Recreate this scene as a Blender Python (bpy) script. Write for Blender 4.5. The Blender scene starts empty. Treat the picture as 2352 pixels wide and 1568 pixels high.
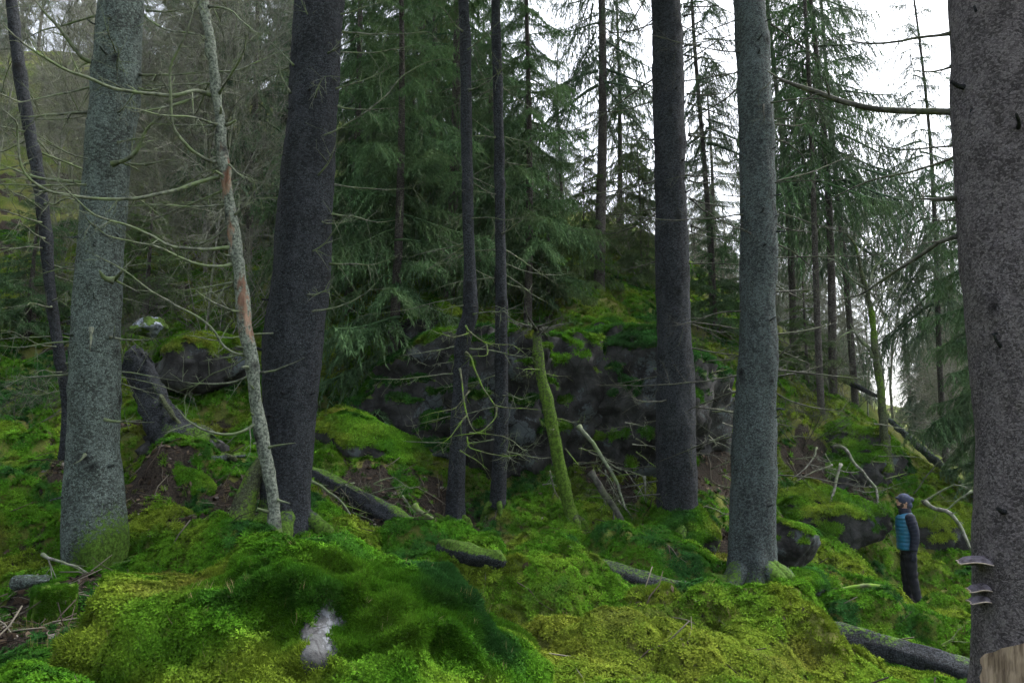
import bpy, bmesh, math, random
import numpy as np
from mathutils import Vector, Matrix

rng = np.random.default_rng(7)
random.seed(7)
R = math.radians
scene = bpy.context.scene
COL = scene.collection

# ------------------------------------------------------------------ camera
PITCH = R(9.0); CAMZ = 1.6; LENS = 28.0
F = LENS / 36.0 * 2352.0            # focal length in units of the 2352 px wide picture
cam_d = bpy.data.cameras.new('camera'); cam = bpy.data.objects.new('camera', cam_d); COL.objects.link(cam)
cam_d.lens = LENS; cam_d.sensor_width = 36.0; cam_d.clip_start = 0.05; cam_d.clip_end = 3000
cam.location = (0, 0, CAMZ); cam.rotation_euler = (R(90) + PITCH, 0, 0)
scene.camera = cam

# ------------------------------------------------------------------ sky, sun, exposure (overcast)
SUN_EL, SUN_AZ = R(58), R(62)      # azimuth measured from +Y towards +X: brightest sky over the open valley at right
world = bpy.data.worlds.new('World'); scene.world = world; world.use_nodes = True
wn = world.node_tree.nodes; wl = world.node_tree.links; wn.clear()
wo = wn.new('ShaderNodeOutputWorld'); bg = wn.new('ShaderNodeBackground')
sky = wn.new('ShaderNodeTexSky'); sky.sky_type = 'NISHITA'; sky.sun_disc = False
sky.sun_elevation = SUN_EL; sky.sun_rotation = SUN_AZ; sky.dust_density = 4.0; sky.air_density = 1.0
hs = wn.new('ShaderNodeHueSaturation'); hs.inputs['Saturation'].default_value = 0.38
wl.new(sky.outputs[0], hs.inputs['Color']); wl.new(hs.outputs[0], bg.inputs['Color'])
bg.inputs['Strength'].default_value = 0.15
wl.new(bg.outputs[0], wo.inputs['Surface'])
sd = bpy.data.lights.new('sun', 'SUN'); sd.energy = 1.5; sd.angle = R(18); sd.color = (1.0, 0.97, 0.92)
so = bpy.data.objects.new('sun', sd); COL.objects.link(so)
sdir = Vector((math.sin(SUN_AZ) * math.cos(SUN_EL), math.cos(SUN_AZ) * math.cos(SUN_EL), math.sin(SUN_EL)))
so.rotation_euler = sdir.to_track_quat('Z', 'Y').to_euler(); so.location = (0, 0, 30)
vs = scene.view_settings
vs.view_transform = 'Standard'; vs.look = 'None'; vs.gamma = 1.0; vs.exposure = 2.0; vs.use_curve_mapping = False
cy = scene.cycles
cy.max_bounces = 4; cy.diffuse_bounces = 2; cy.glossy_bounces = 1; cy.transmission_bounces = 1
cy.use_adaptive_sampling = True; cy.adaptive_threshold = 0.025; cy.volume_bounces = 0; cy.transparent_max_bounces = 2; cy.use_denoising = True; cy.sample_clamp_indirect = 4.0

# ------------------------------------------------------------------ helpers: pixels, noise
cp, sp = math.cos(PITCH), math.sin(PITCH)
def P(u, v, Y):
    """point at depth Y (metres along +Y) behind picture position u, v"""
    a = (u - 1176.0) / F; b = (784.0 - v) / F
    dy = cp - b * sp; dz = sp + b * cp
    k = Y / dy
    return np.array([a * k, Y, CAMZ + dz * k])
def upm(p):                          # picture units per metre at a point
    return F / (p[1] * cp + (p[2] - CAMZ) * sp)
def hash3(i, j, k, s):
    h = (i * np.uint32(374761393) + j * np.uint32(668265263) + k * np.uint32(2147483647) + np.uint32(s * 974711 + 13))
    h = (h ^ (h >> np.uint32(13))) * np.uint32(1274126177)
    h = (h ^ (h >> np.uint32(16))) * np.uint32(2246822519)
    h = h ^ (h >> np.uint32(15))
    return h.astype(np.float64) / 4294967295.0
def vn(p, s=0):
    """smooth value noise in -1..1"""
    f = np.floor(p); t = p - f; t = t * t * t * (t * (t * 6 - 15) + 10)
    q = f.astype(np.int64).astype(np.uint32)
    with np.errstate(over='ignore'):
        c = {}
        for a in (0, 1):
            for b in (0, 1):
                for d in (0, 1):
                    c[a, b, d] = hash3(q[:, 0] + np.uint32(a), q[:, 1] + np.uint32(b), q[:, 2] + np.uint32(d), s)
    x, y, z = t[:, 0], t[:, 1], t[:, 2]
    L = lambda a, b, w: a + (b - a) * w
    r = L(L(L(c[0,0,0], c[1,0,0], x), L(c[0,1,0], c[1,1,0], x), y), L(L(c[0,0,1], c[1,0,1], x), L(c[0,1,1], c[1,1,1], x), y), z)
    return r * 2 - 1
def fbm(p, o=4, s=0, g=0.5):
    a, t, n = 1.0, 0.0, 0.0
    for k in range(o):
        t = t + a * vn(p * (2.03 ** k) + 17.3 * k, s + k); n += a; a *= g
    return t / n
def ss(a, b, x):
    t = np.clip((x - a) / (b - a), 0, 1); return t * t * (3 - 2 * t)
def p2(x, y, sc):
    return np.stack([x * sc, y * sc, np.zeros_like(x) + 0.37], 1)

# ------------------------------------------------------------------ ground height
CTRL = [  # picture u, v and depth Y of ground points
 (40,1540,5.6),(200,1568,5.0),(30,1420,6.6),(60,1300,8.2),(200,1320,7.9),(60,1180,9.6),(230,1300,8.0),(400,1230,8.6),
 (60,1060,11.5),(330,1120,10.2),(400,1020,11.4),(120,960,13.0),(480,1000,12.2),(620,1240,8.6),(690,1235,8.8),(560,1150,9.8),
 (60,860,14.8),(330,860,14.0),(480,920,13.0),(240,700,18.0),(450,680,18.0),(600,680,18.0),(60,700,18.0),
 (60,520,23.0),(300,500,23.0),(560,520,23.0),(60,300,32.0),(320,300,32.0),(560,330,32.0),(60,120,42.0),(400,160,42.0),
 (760,1090,11.2),(880,1180,10.6),(1000,1250,10.3),(800,1000,12.6),(800,900,14.5),(860,780,16.5),(900,620,20.0),(900,520,25.0),
 (1050,1210,11.4),(1150,1250,11.2),(1330,1260,11.2),(1450,1270,11.4),(1560,1290,11.2),(1000,900,14.6),(1050,740,16.0),(1250,760,16.0),(1450,840,15.0),
 (1150,620,20.0),(1350,640,20.0),(1130,520,27.0),(1350,540,27.0),(1600,860,16.5),(1650,760,20.0),(1650,660,26.0),
 (1850,900,17.5),(1950,960,17.5),(2050,1030,17.5),(2150,1100,17.5),(2230,1160,17.5),(1800,1080,15.5),(1900,1250,14.2),(1800,1310,12.6),(2000,1240,14.8),
 (2090,1390,13.6),(2092,1410,12.7),(2080,1440,11.6),(2200,1330,14.2),(2150,1260,15.2),(1730,1385,10.3),(1600,1400,9.8),(1950,1400,12.0),(2150,1450,11.3),(2240,1540,9.8),
 (1950,1480,9.6),(1400,1568,6.6),(1700,1568,6.5),(2000,1568,7.6),(2200,1568,8.4),(1300,1480,7.4),(1500,1450,8.1),(1200,1400,8.2),(1400,1380,8.8),(1100,1330,9.0),(1500,1320,10.2)]
cpts = np.array([P(*c) for c in CTRL])
extra = np.array([(0,0,-.1),(0,3.5,-.1),(-3.4,3.5,.15),(3,3.2,-.25),(-4,-6,.2),(4,-6,-.6),(-10,2,1.4),(-12,8,3.4),(10,2,-1.2),(11,8,-1.5),(-22,15,9),
  (-30,30,16),(-40,55,30),(-12,55,26),(0,55,17),(6,34,11.5),(12,40,7),(14,24,1.0),(18,30,.2),(24,50,0),(40,60,2),(20,80,2),(-20,90,34),(0,90,22),(60,90,4),(60,20,-1),
  (16,19,-.6),(22,14,-1.6),(-60,60,36),(-60,10,24),(40,-30,-2),(-40,-30,6),(0,-40,0),(10.2,18.5,.2),(12,22,.3)], float)
CP = np.vstack([cpts, extra])
def mqk(d2): return np.sqrt(d2 + 0.8)
_n = len(CP)
_A = mqk(((CP[:, None, :2] - CP[None, :, :2]) ** 2).sum(-1)) + np.eye(_n) * -0.05
_M = np.zeros((_n + 3, _n + 3)); _M[:_n, :_n] = _A; _M[:_n, _n] = 1; _M[:_n, _n+1:] = CP[:, :2]; _M[_n, :_n] = 1; _M[_n+1:, :_n] = CP[:, :2].T
_W = np.linalg.solve(_M, np.concatenate([CP[:, 2], np.zeros(3)]))
def base_h(x, y):
    o = np.empty_like(x)
    for i in range(0, len(x), 40000):
        xx, yy = x[i:i+40000], y[i:i+40000]
        d2 = (xx[:, None] - CP[None, :, 0]) ** 2 + (yy[:, None] - CP[None, :, 1]) ** 2
        o[i:i+40000] = mqk(d2) @ _W[:_n] + _W[_n] + xx * _W[_n+1] + yy * _W[_n+2]
    return o
MOUNDS = [  # u, v of the top, depth, radius across, radius along, height
 (1210,1310,8.6,.85,.8,.30),(1500,1275,10.6,.95,.6,.28),(1310,1280,9.9,.35,.35,.20),(1740,1410,8.0,.72,.9,.34),(1530,1440,8.0,.5,.5,.18),(1560,1540,6.7,.7,.45,.2),
 (1400,1500,7.0,.6,.4,.14),(1990,1425,10.2,.5,.45,.28),(2110,1465,9.9,.42,.35,.22),(1900,1385,11.4,.45,.4,.22),(2080,1425,11.2,.4,.3,.10),(2190,1400,11.6,.5,.5,.26),(1985,1352,12.4,.6,.4,.22),
 (2190,1330,13.4,.4,.4,.2),(1940,1300,13.4,.6,.5,.2),(2200,1470,9.6,.35,.3,.2),(410,1110,10.2,.5,.45,.34),(330,1050,11.0,.5,.3,.22),(330,1095,10.5,.4,.25,.18),(60,1150,9.9,.65,.5,.28),(60,1260,8.5,.6,.4,.25),
 (520,1260,7.6,.55,.4,.28),(40,1030,11.6,.5,.4,.25),(230,1040,11.8,.4,.3,.2),(970,1270,9.2,.5,.3,.18),(1100,1290,9.4,.5,.35,.12),(800,980,12.6,.55,.4,.2),(1900,1560,7.6,.5,.5,.2),(2120,1550,8.4,.5,.4,.15)]
_mp = [(P(m[0], m[1], m[2]), m) for m in MOUNDS]
def cells(x, y, sc, seed):
    gx_, gy_ = x * sc, y * sc; ix, iy = np.floor(gx_), np.floor(gy_); best = np.full(len(x), 9.0); bid = np.zeros(len(x))
    with np.errstate(over='ignore'):
        for a in (-1, 0, 1):
            for b in (-1, 0, 1):
                cx, cy_ = (ix + a).astype(np.int64).astype(np.uint32), (iy + b).astype(np.int64).astype(np.uint32); z = np.zeros_like(cx)
                jx, jy, sz, hid = hash3(cx, cy_, z, seed), hash3(cx, cy_, z, seed + 1), hash3(cx, cy_, z, seed + 2), hash3(cx, cy_, z, seed + 3)
                d = np.hypot(gx_ - (ix + a + jx), gy_ - (iy + b + jy)) / (.52 + .38 * sz); m = d < best; best = np.where(m, d, best); bid = np.where(m, hid, bid)
    return best, bid
def cushion(x, y):
    wx = x + .12 * vn(p2(x, y, 2.0), 51); wy = y + .12 * vn(p2(x, y, 2.0), 52)
    return cells(wx, wy, 1.6, 300), cells(wx, wy, 4.2, 310)
LOGS = {'upper': (P(712, 1082, 11.0), P(1030, 1258, 9.9), .10, .15), 'long': (P(1330, 1298, 9.8), P(2290, 1566, 8.0), .15, .16)}
PX, PY = P(2096, 1384, 13.6)[:2]
def height(x, y):
    x = np.atleast_1d(np.asarray(x, float)); y = np.atleast_1d(np.asarray(y, float))
    h = base_h(x, y)
    for p, m in _mp:
        d = ((x - p[0]) / m[3]) ** 2 + ((y - p[1]) / m[4]) ** 2
        h += 1.3 * m[5] * np.exp(-d * d * 0.9)
    r = np.hypot(x, y)
    h += 0.16 * fbm(p2(x, y, 0.9), 3, 5) * ss(3, 8, r)
    h += 0.10 * (1 - np.abs(vn(p2(x, y, 2.4), 31))) * ss(2, 5, r) + 0.045 * (1 - np.abs(vn(p2(x, y, 5.5), 33))) + 0.03 * fbm(p2(x, y, 9.0), 2, 9)
    h += 0.5 * fbm(p2(x, y, 0.22), 3, 12) * ss(14, 30, r)
    (d1, _), (d2, _) = cushion(x, y); am = ss(3, 6, r) * (.7 + .3 * ss(-.6, .5, x))
    h += am * (.30 * np.sqrt(np.clip(1 - d1 ** 2, 0, 1)) - .14 + .05 * np.sqrt(np.clip(1 - d2 ** 2, 0, 1))) - .13 * ss(3, 6, r)
    for A0, B0, ra, rb_ in LOGS.values():      # the ground has settled round the fallen logs
        ab = B0[:2] - A0[:2]; t = ((x - A0[0]) * ab[0] + (y - A0[1]) * ab[1]) / ab.dot(ab); tc = np.clip(t, 0, 1)
        dd = np.hypot(x - A0[0] - ab[0] * tc, y - A0[1] - ab[1] * tc); w = np.exp(-(dd / .62) ** 4) * np.where((t > .40) & (t < .52), .3, 1.0) * ss(-.05, .05, t) * ss(1.06, .98, t)
        lz = A0[2] + (B0[2] - A0[2]) * tc - .65 * (ra + (rb_ - ra) * tc); h = h * (1 - w) + np.minimum(h, lz) * w
    w = np.exp(-(((x - PX) / .5) ** 2 + ((y - PY + .25) / .7) ** 2) ** 2)      # trodden spot where the person stands
    return h * (1 - w) + (-.62) * w
def H1(x, y): return float(height(x, y)[0])
def onground(u, v, y0=4.0, y1=60.0):
    """where the sight line through u, v meets the ground"""
    Y = np.geomspace(y0, y1, 500); pts = np.array([P(u, v, q) for q in Y])
    d = pts[:, 2] - height(pts[:, 0], pts[:, 1])
    k = np.argmax(d < 0)
    return pts[k] if d[k] < 0 else pts[-1]

# ------------------------------------------------------------------ helpers: objects
def mesh(name, V, Fc, mat=None, smooth=True, attrs=None):
    """Fc: list of int arrays (n,3) or (n,4)"""
    me = bpy.data.meshes.new(name)
    V = np.asarray(V, np.float32)
    if not isinstance(Fc, list): Fc = [Fc]
    Fc = [np.asarray(f, np.int32) for f in Fc if len(f)]
    tot = np.concatenate([np.full(len(f), f.shape[1], np.int32) for f in Fc])
    idx = np.concatenate([f.ravel() for f in Fc])
    me.vertices.add(len(V)); me.vertices.foreach_set('co', V.ravel())
    me.loops.add(len(idx)); me.loops.foreach_set('vertex_index', idx)
    me.polygons.add(len(tot))
    st = np.zeros(len(tot), np.int32); st[1:] = np.cumsum(tot)[:-1]
    me.polygons.foreach_set('loop_start', st); me.polygons.foreach_set('loop_total', tot)
    if smooth: me.polygons.foreach_set('use_smooth', np.ones(len(tot), bool))
    me.update(calc_edges=True)
    if attrs:
        for k, a in attrs.items():
            a = np.asarray(a, np.float32)
            if a.ndim == 1:
                at = me.attributes.new(k, 'FLOAT', 'POINT'); at.data.foreach_set('value', a)
            else:
                at = me.attributes.new(k, 'FLOAT_COLOR', 'POINT')
                at.data.foreach_set('color', np.concatenate([a, np.ones((len(a), 1), np.float32)], 1).ravel())
    if mat: me.materials.append(mat)
    return me
def link(name, me, parent=None, loc=None):
    o = bpy.data.objects.new(name, me); COL.objects.link(o)
    if parent is not None: o.parent = parent
    if loc is not None: o.location = loc
    return o
def tag(o, label, cat, group=None):
    o['label'] = label; o['category'] = cat
    if group: o['group'] = group
    return o
def empty(name, loc, label, cat, group=None):
    o = bpy.data.objects.new(name, None); COL.objects.link(o); o.location = [float(c) for c in loc]
    o.empty_display_size = 0.1
    return tag(o, label, cat, group)
def part(name, V, Fc, mat, parent, attrs=None, smooth=True):
    V = np.asarray(V, float) - np.array(parent.location)[None, :] if parent is not None else V
    return link(name, mesh(name, V, Fc, mat, smooth, attrs), parent)
def copy_tree(o, parent=None):
    c = o.copy(); COL.objects.link(c); c.parent = parent
    for ch in [k for k in o.children]: copy_tree(ch, c)
    return c
def grid_faces(n, k, closed=True):
    i = np.arange(n - 1)[:, None]; j = np.arange(k if closed else k - 1)[None, :]; j2 = (j + 1) % k
    return np.stack([i * k + j, i * k + j2, (i + 1) * k + j2, (i + 1) * k + j], -1).reshape(-1, 4)
def catmull(pts, n):
    pts = np.asarray(pts, float)
    if len(pts) == 2: return pts[0] + (pts[1] - pts[0]) * np.linspace(0, 1, n)[:, None]
    q = np.vstack([2 * pts[0] - pts[1], pts, 2 * pts[-1] - pts[-2]])
    d = np.concatenate([[0], np.cumsum(np.linalg.norm(np.diff(pts, axis=0), axis=1))]); d /= d[-1]
    out = []
    for t in np.linspace(0, 1, n):
        i = min(np.searchsorted(d, t, 'right') - 1, len(pts) - 2)
        w = (t - d[i]) / max(d[i+1] - d[i], 1e-9)
        a, b, c, e = q[i], q[i+1], q[i+2], q[i+3]
        out.append(0.5 * (2*b + (c - a) * w + (2*a - 5*b + 4*c - e) * w*w + (3*b - a - 3*c + e) * w**3))
    return np.array(out)
def frames(C):
    T = np.gradient(C, axis=0); T /= np.linalg.norm(T, axis=1)[:, None] + 1e-12
    ref = np.array([1.0, 0, 0]) if abs(T[0][0]) < 0.8 else np.array([0, 0, 1.0])
    N = np.zeros_like(C); n = ref
    for i in range(len(C)):
        n = n - T[i] * n.dot(T[i]); n /= np.linalg.norm(n) + 1e-12; N[i] = n
    return T, N, np.cross(T, N)
def tube(C, r, k=6, cap=True):
    C = np.asarray(C, float); r = np.broadcast_to(np.asarray(r, float), (len(C),))
    T, N, B = frames(C); a = np.arange(k) * 2 * math.pi / k
    V = C[:, None, :] + r[:, None, None] * (np.cos(a)[None, :, None] * N[:, None, :] + np.sin(a)[None, :, None] * B[:, None, :])
    V = V.reshape(-1, 3); Fq = grid_faces(len(C), k)
    fs = [Fq]
    if cap:
        V = np.vstack([V, C[0], C[-1]]); m = len(C) * k; j = np.arange(k); j2 = (j + 1) % k
        fs.append(np.concatenate([np.stack([np.full(k, m), j2, j], 1), np.stack([np.full(k, m + 1), m - 2*0 - k + j, m - k + j2], 1)]))
    return V, fs
class Acc:
    """collects pieces into one mesh"""
    def __init__(s): s.V = []; s.T = []; s.Q = []; s.n = 0; s.A = []
    def add(s, V, fs, a=0.0):
        if not isinstance(fs, list): fs = [fs]
        for f in fs:
            f = np.asarray(f)
            if len(f): (s.T if f.shape[1] == 3 else s.Q).append(f + s.n)
        s.V.append(np.asarray(V, float)); s.n += len(V); s.A.append(np.broadcast_to(np.asarray(a, float), (len(V),)))
    def out(s):
        fs = ([np.concatenate(s.T)] if s.T else []) + ([np.concatenate(s.Q)] if s.Q else [])
        return np.concatenate(s.V), fs, np.concatenate(s.A)

# ------------------------------------------------------------------ materials
class NT:
    def __init__(s, name):
        s.m = bpy.data.materials.new(name); s.m.use_nodes = True; s.t = s.m.node_tree; s.t.nodes.clear()
        s.out = s.n('ShaderNodeOutputMaterial')
        s.tc = s.n('ShaderNodeTexCoord')
    def n(s, t, **k):
        o = s.t.nodes.new(t)
        for a, b in k.items(): setattr(o, a, b)
        return o
    def l(s, a, b): s.t.links.new(a, b)
    def noise(s, scale, detail=4, rough=0.6, vec=None, stretch=None):
        o = s.n('ShaderNodeTexNoise'); o.inputs['Scale'].default_value = scale; o.inputs['Detail'].default_value = detail; o.inputs['Roughness'].default_value = rough
        v = vec or s.tc.outputs['Object']
        if stretch:
            mp = s.n('ShaderNodeMapping'); mp.inputs['Scale'].default_value = stretch; s.l(v, mp.inputs[0]); v = mp.outputs[0]
        s.l(v, o.inputs['Vector']); return o.outputs['Fac']
    def vor(s, scale, stretch=None, feat='F1'):
        o = s.n('ShaderNodeTexVoronoi', feature=feat); o.inputs['Scale'].default_value = scale; v = s.tc.outputs['Object']
        if stretch:
            mp = s.n('ShaderNodeMapping'); mp.inputs['Scale'].default_value = stretch; s.l(v, mp.inputs[0]); v = mp.outputs[0]
        s.l(v, o.inputs['Vector']); return o.outputs['Distance']
    def ramp(s, fac, a, b, lo=0.0, hi=1.0):
        o = s.n('ShaderNodeMapRange'); o.inputs['From Min'].default_value = a; o.inputs['From Max'].default_value = b
        o.inputs['To Min'].default_value = lo; o.inputs['To Max'].default_value = hi; o.interpolation_type = 'SMOOTHSTEP'
        s.l(fac, o.inputs['Value']); return o.outputs['Result']
    def mix(s, fac, a, b, mode='MIX'):
        o = s.n('ShaderNodeMix', data_type='RGBA', blend_type=mode)
        for sock, v in ((o.inputs['Factor'], fac), (o.inputs['A'], a), (o.inputs['B'], b)):
            if isinstance(v, (tuple, list)): sock.default_value = (*v[:3], 1)
            elif isinstance(v, float): sock.default_value = v
            else: s.l(v, sock)
        return o.outputs['Result']
    def math(s, op, a, b=0.0, clamp=False):
        o = s.n('ShaderNodeMath', operation=op, use_clamp=clamp)
        for sock, v in ((o.inputs[0], a), (o.inputs[1], b)):
            if isinstance(v, (float, int)): sock.default_value = v
            else: s.l(v, sock)
        return o.outputs[0]
    def attr(s, name, typ='GEOMETRY', out='Fac'):
        o = s.n('ShaderNodeAttribute', attribute_name=name, attribute_type=typ); return o.outputs[out]
    def bump(s, h, strength=0.5, dist=0.02):
        o = s.n('ShaderNodeBump'); o.inputs['Strength'].default_value = strength; o.inputs['Distance'].default_value = dist; s.l(h, o.inputs['Height']); return o.outputs[0]
    def pbr(s, col, rough=0.9, normal=None, spec=0.2):
        o = s.n('ShaderNodeBsdfPrincipled'); o.inputs['Specular IOR Level'].default_value = spec
        if isinstance(col, tuple): o.inputs['Base Color'].default_value = (*col, 1)
        else: s.l(col, o.inputs['Base Color'])
        if isinstance(rough, float): o.inputs['Roughness'].default_value = rough
        else: s.l(rough, o.inputs['Roughness'])
        if normal is not None: s.l(normal, o.inputs['Normal'])
        s.l(o.outputs[0], s.out.inputs['Surface']); return s.m
    def leaf(s, col, trans=0.3):
        d = s.n('ShaderNodeBsdfDiffuse'); t = s.n('ShaderNodeBsdfTranslucent'); m = s.n('ShaderNodeMixShader'); m.inputs[0].default_value = trans
        for k in (d, t):
            if isinstance(col, tuple): k.inputs['Color'].default_value = (*col, 1)
            else: s.l(col, k.inputs['Color'])
        s.l(d.outputs[0], m.inputs[1]); s.l(t.outputs[0], m.inputs[2]); s.l(m.outputs[0], s.out.inputs['Surface']); return s.m

def bark_mat(name, dark, light, lichen, lich_amt=0.5, moss=(0.05, 0.10, 0.012), vscale=1.0):
    t = NT(name)
    n0 = t.n('ShaderNodeTexNoise'); n0.inputs['Scale'].default_value = 16; t.l(t.tc.outputs['Object'], n0.inputs['Vector'])
    wv = t.n('ShaderNodeVectorMath', operation='MULTIPLY_ADD'); t.l(n0.outputs['Color'], wv.inputs[0]); wv.inputs[1].default_value = (.035, .035, .05); t.l(t.tc.outputs['Object'], wv.inputs[2])
    mp = t.n('ShaderNodeMapping'); mp.inputs['Scale'].default_value = (.7, .7, 1.0); t.l(wv.outputs[0], mp.inputs[0])
    v1 = t.n('ShaderNodeTexVoronoi', feature='F1'); v1.inputs['Scale'].default_value = 62 * vscale; t.l(mp.outputs[0], v1.inputs['Vector'])
    v2 = t.n('ShaderNodeTexVoronoi', feature='DISTANCE_TO_EDGE'); v2.inputs['Scale'].default_value = 62 * vscale; t.l(mp.outputs[0], v2.inputs['Vector'])
    sx = t.n('ShaderNodeSeparateColor'); t.l(v1.outputs['Color'], sx.inputs[0])
    pl = t.ramp(v2.outputs['Distance'], 0.0, 0.16); n1 = t.noise(6 * vscale, 5, 0.65, stretch=(1, 1, 0.5)); n2 = t.noise(90 * vscale, 4, 0.75); n3 = t.noise(2.3, 4, 0.6)
    c = t.mix(t.ramp(t.math('ADD', t.math('MULTIPLY', sx.outputs[0], 0.5), t.math('MULTIPLY', n1, 0.9)), 0.4, 1.0), dark, light)
    c = t.mix(t.math('SUBTRACT', 0.5, t.math('MULTIPLY', pl, 0.5)), c, tuple(x * 0.3 for x in dark))
    lf = t.math('MULTIPLY', t.ramp(n2, 0.52, 0.66), t.ramp(n3, 0.38, 0.62, 0.25, 1.0))
    c = t.mix(t.math('MULTIPLY', lf, lich_amt), c, lichen)
    c = t.mix(t.attr('knot'), c, (0.008, 0.008, 0.008))
    mn = t.noise(30, 4, 0.7); mc = t.mix(t.ramp(mn, 0.35, 0.65), tuple(x * 0.5 for x in moss), tuple(x * 1.5 for x in moss))
    mf = t.ramp(t.math('ADD', t.attr('mossw'), t.math('MULTIPLY', t.math('SUBTRACT', mn, 0.5), 0.9)), 0.38, 0.62)
    c = t.mix(mf, c, mc)
    h = t.math('ADD', t.math('MULTIPLY', pl, 0.4), t.math('ADD', n1, t.math('MULTIPLY', n2, 1.2)))
    return t.pbr(c, 0.92, t.bump(h, 0.9, 0.02), 0.12)
M = {}
M['bark_grey'] = bark_mat('bark_grey', (0.030, 0.036, 0.032), (0.125, 0.160, 0.145), (0.28, 0.37, 0.33), 0.75)
M['bark_dark'] = bark_mat('bark_dark', (0.009, 0.010, 0.012), (0.038, 0.043, 0.050), (0.15, 0.18, 0.20), 0.5)
M['bark_mid'] = bark_mat('bark_mid', (0.022, 0.026, 0.027), (0.085, 0.106, 0.106), (0.22, 0.29, 0.28), 0.6)
M['bark_brown'] = bark_mat('bark_brown', (0.050, 0.044, 0.047), (0.21, 0.19, 0.20), (0.34, 0.33, 0.37), 0.6, vscale=1.7)
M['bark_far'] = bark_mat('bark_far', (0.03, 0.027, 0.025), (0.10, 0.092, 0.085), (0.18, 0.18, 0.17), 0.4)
M['bark_mossy'] = bark_mat('bark_mossy', (0.03, 0.035, 0.02), (0.09, 0.11, 0.05), (0.25, 0.28, 0.25), 0.4, (0.07, 0.13, 0.015))
def dead_mat(name, base, top, mossc, amt):
    t = NT(name); n = t.noise(14, 4, 0.65); n2 = t.noise(80, 2, 0.6)
    c = t.mix(t.ramp(n, 0.35, 0.65), base, top); c = t.mix(t.math('MULTIPLY', t.ramp(t.noise(5, 3, 0.6), 0.42, 0.62), amt), c, mossc)
    return t.pbr(c, 0.9, t.bump(n2, 0.4, 0.004), 0.1)
M['dead_branch'] = dead_mat('dead_branch', (0.045, 0.050, 0.040), (0.14, 0.155, 0.115), (0.11, 0.155, 0.06), 0.6)
M['dead_mossy'] = dead_mat('dead_mossy', (0.045, 0.05, 0.03), (0.12, 0.13, 0.08), (0.10, 0.18, 0.02), 0.95)
M['twig_grey'] = dead_mat('twig_grey', (0.065, 0.065, 0.055), (0.19, 0.19, 0.165), (0.11, 0.14, 0.07), 0.6)
M['dead_dark'] = dead_mat('dead_dark', (0.025, 0.025, 0.023), (0.075, 0.076, 0.065), (0.07, 0.09, 0.04), 0.4)
def peel():
    t = NT('peeling_bark'); n = t.noise(5, 4, 0.7, stretch=(1, 1, 0.4)); n2 = t.noise(40, 3, 0.7); z = t.attr('peel')
    c = t.mix(t.ramp(n2, 0.35, 0.65), (0.035, 0.042, 0.034), (0.145, 0.165, 0.135))
    wood = t.mix(t.ramp(t.noise(12, 3, 0.6, stretch=(1, 1, 0.15)), 0.35, 0.65), (0.07, 0.035, 0.022), (0.19, 0.125, 0.09))
    c = t.mix(t.ramp(t.math('ADD', z, t.math('SUBTRACT', n, 0.5)), 0.45, 0.55), c, wood)
    c = t.mix(t.attr('knot'), c, (0.01, 0.01, 0.01))
    c = t.mix(t.ramp(t.math('ADD', t.attr('mossw'), t.math('SUBTRACT', n2, 0.5)), 0.45, 0.6), c, (0.06, 0.10, 0.02))
    return t.pbr(c, 0.9, t.bump(t.math('ADD', n, n2), 0.8, 0.012), 0.12)
M['peeling'] = peel()
def rockm(name, d, l, lich, amt, moss=(0.055, 0.10, 0.014)):
    t = NT(name); n1 = t.noise(3.2, 6, 0.65); n2 = t.noise(24, 4, 0.7); n3 = t.noise(1.7, 5, 0.6); cr = t.vor(3.0, None, 'DISTANCE_TO_EDGE')
    c = t.mix(t.ramp(n1, 0.35, 0.65), d, l)
    c = t.mix(t.math('MULTIPLY', t.ramp(t.math('ADD', n3, t.math('MULTIPLY', n2, 0.35)), 0.755, 0.80), amt), c, lich)
    c = t.mix(t.ramp(cr, 0.0, 0.03, 0.55, 0.0), c, tuple(x * 0.3 for x in d))
    mc = t.mix(t.ramp(t.noise(16, 5, 0.75), 0.35, 0.65), tuple(x * 0.45 for x in moss), tuple(x * 1.3 for x in moss))
    mf = t.ramp(t.math('ADD', t.attr('mossw'), t.math('MULTIPLY', t.math('SUBTRACT', n2, 0.5), 0.8)), 0.38, 0.60)
    c = t.mix(mf, c, mc)
    return t.pbr(c, 0.88, t.bump(t.math('ADD', n1, t.math('MULTIPLY', n2, 0.4)), 0.7, 0.05), 0.2)
M['rock_dark'] = rockm('rock_dark', (0.008, 0.008, 0.008), (0.036, 0.037, 0.037), (0.085, 0.11, 0.12), 0.45)
M['rock_grey'] = rockm('rock_grey', (0.018, 0.018, 0.019), (0.07, 0.073, 0.076), (0.13, 0.14, 0.155), 0.8)
M['rock_pale'] = rockm('rock_pale', (0.07, 0.085, 0.10), (0.26, 0.29, 0.35), (0.34, 0.38, 0.45), 0.6)
def groundm():
    t = NT('ground'); n = t.noise(5, 6, 0.7); n2 = t.noise(38, 4, 0.75); n3 = t.noise(0.9, 4, 0.6)
    soil = t.mix(t.ramp(n2, 0.35, 0.65), (0.009, 0.008, 0.007), (0.042, 0.034, 0.027))
    mo = t.mix(t.ramp(n2, 0.30, 0.70), (0.018, 0.032, 0.006), (0.085, 0.125, 0.018)); mo = t.mix(t.ramp(n3, 0.4, 0.65), mo, (0.10, 0.105, 0.03))
    c = t.mix(t.ramp(t.math('ADD', t.attr('mossw'), t.math('MULTIPLY', t.math('SUBTRACT', n, 0.5), 0.5)), 0.4, 0.6), soil, mo)
    return t.pbr(c, 0.95, t.bump(t.math('ADD', n, n2), 0.8, 0.06), 0.05)
M['ground'] = groundm()
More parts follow.
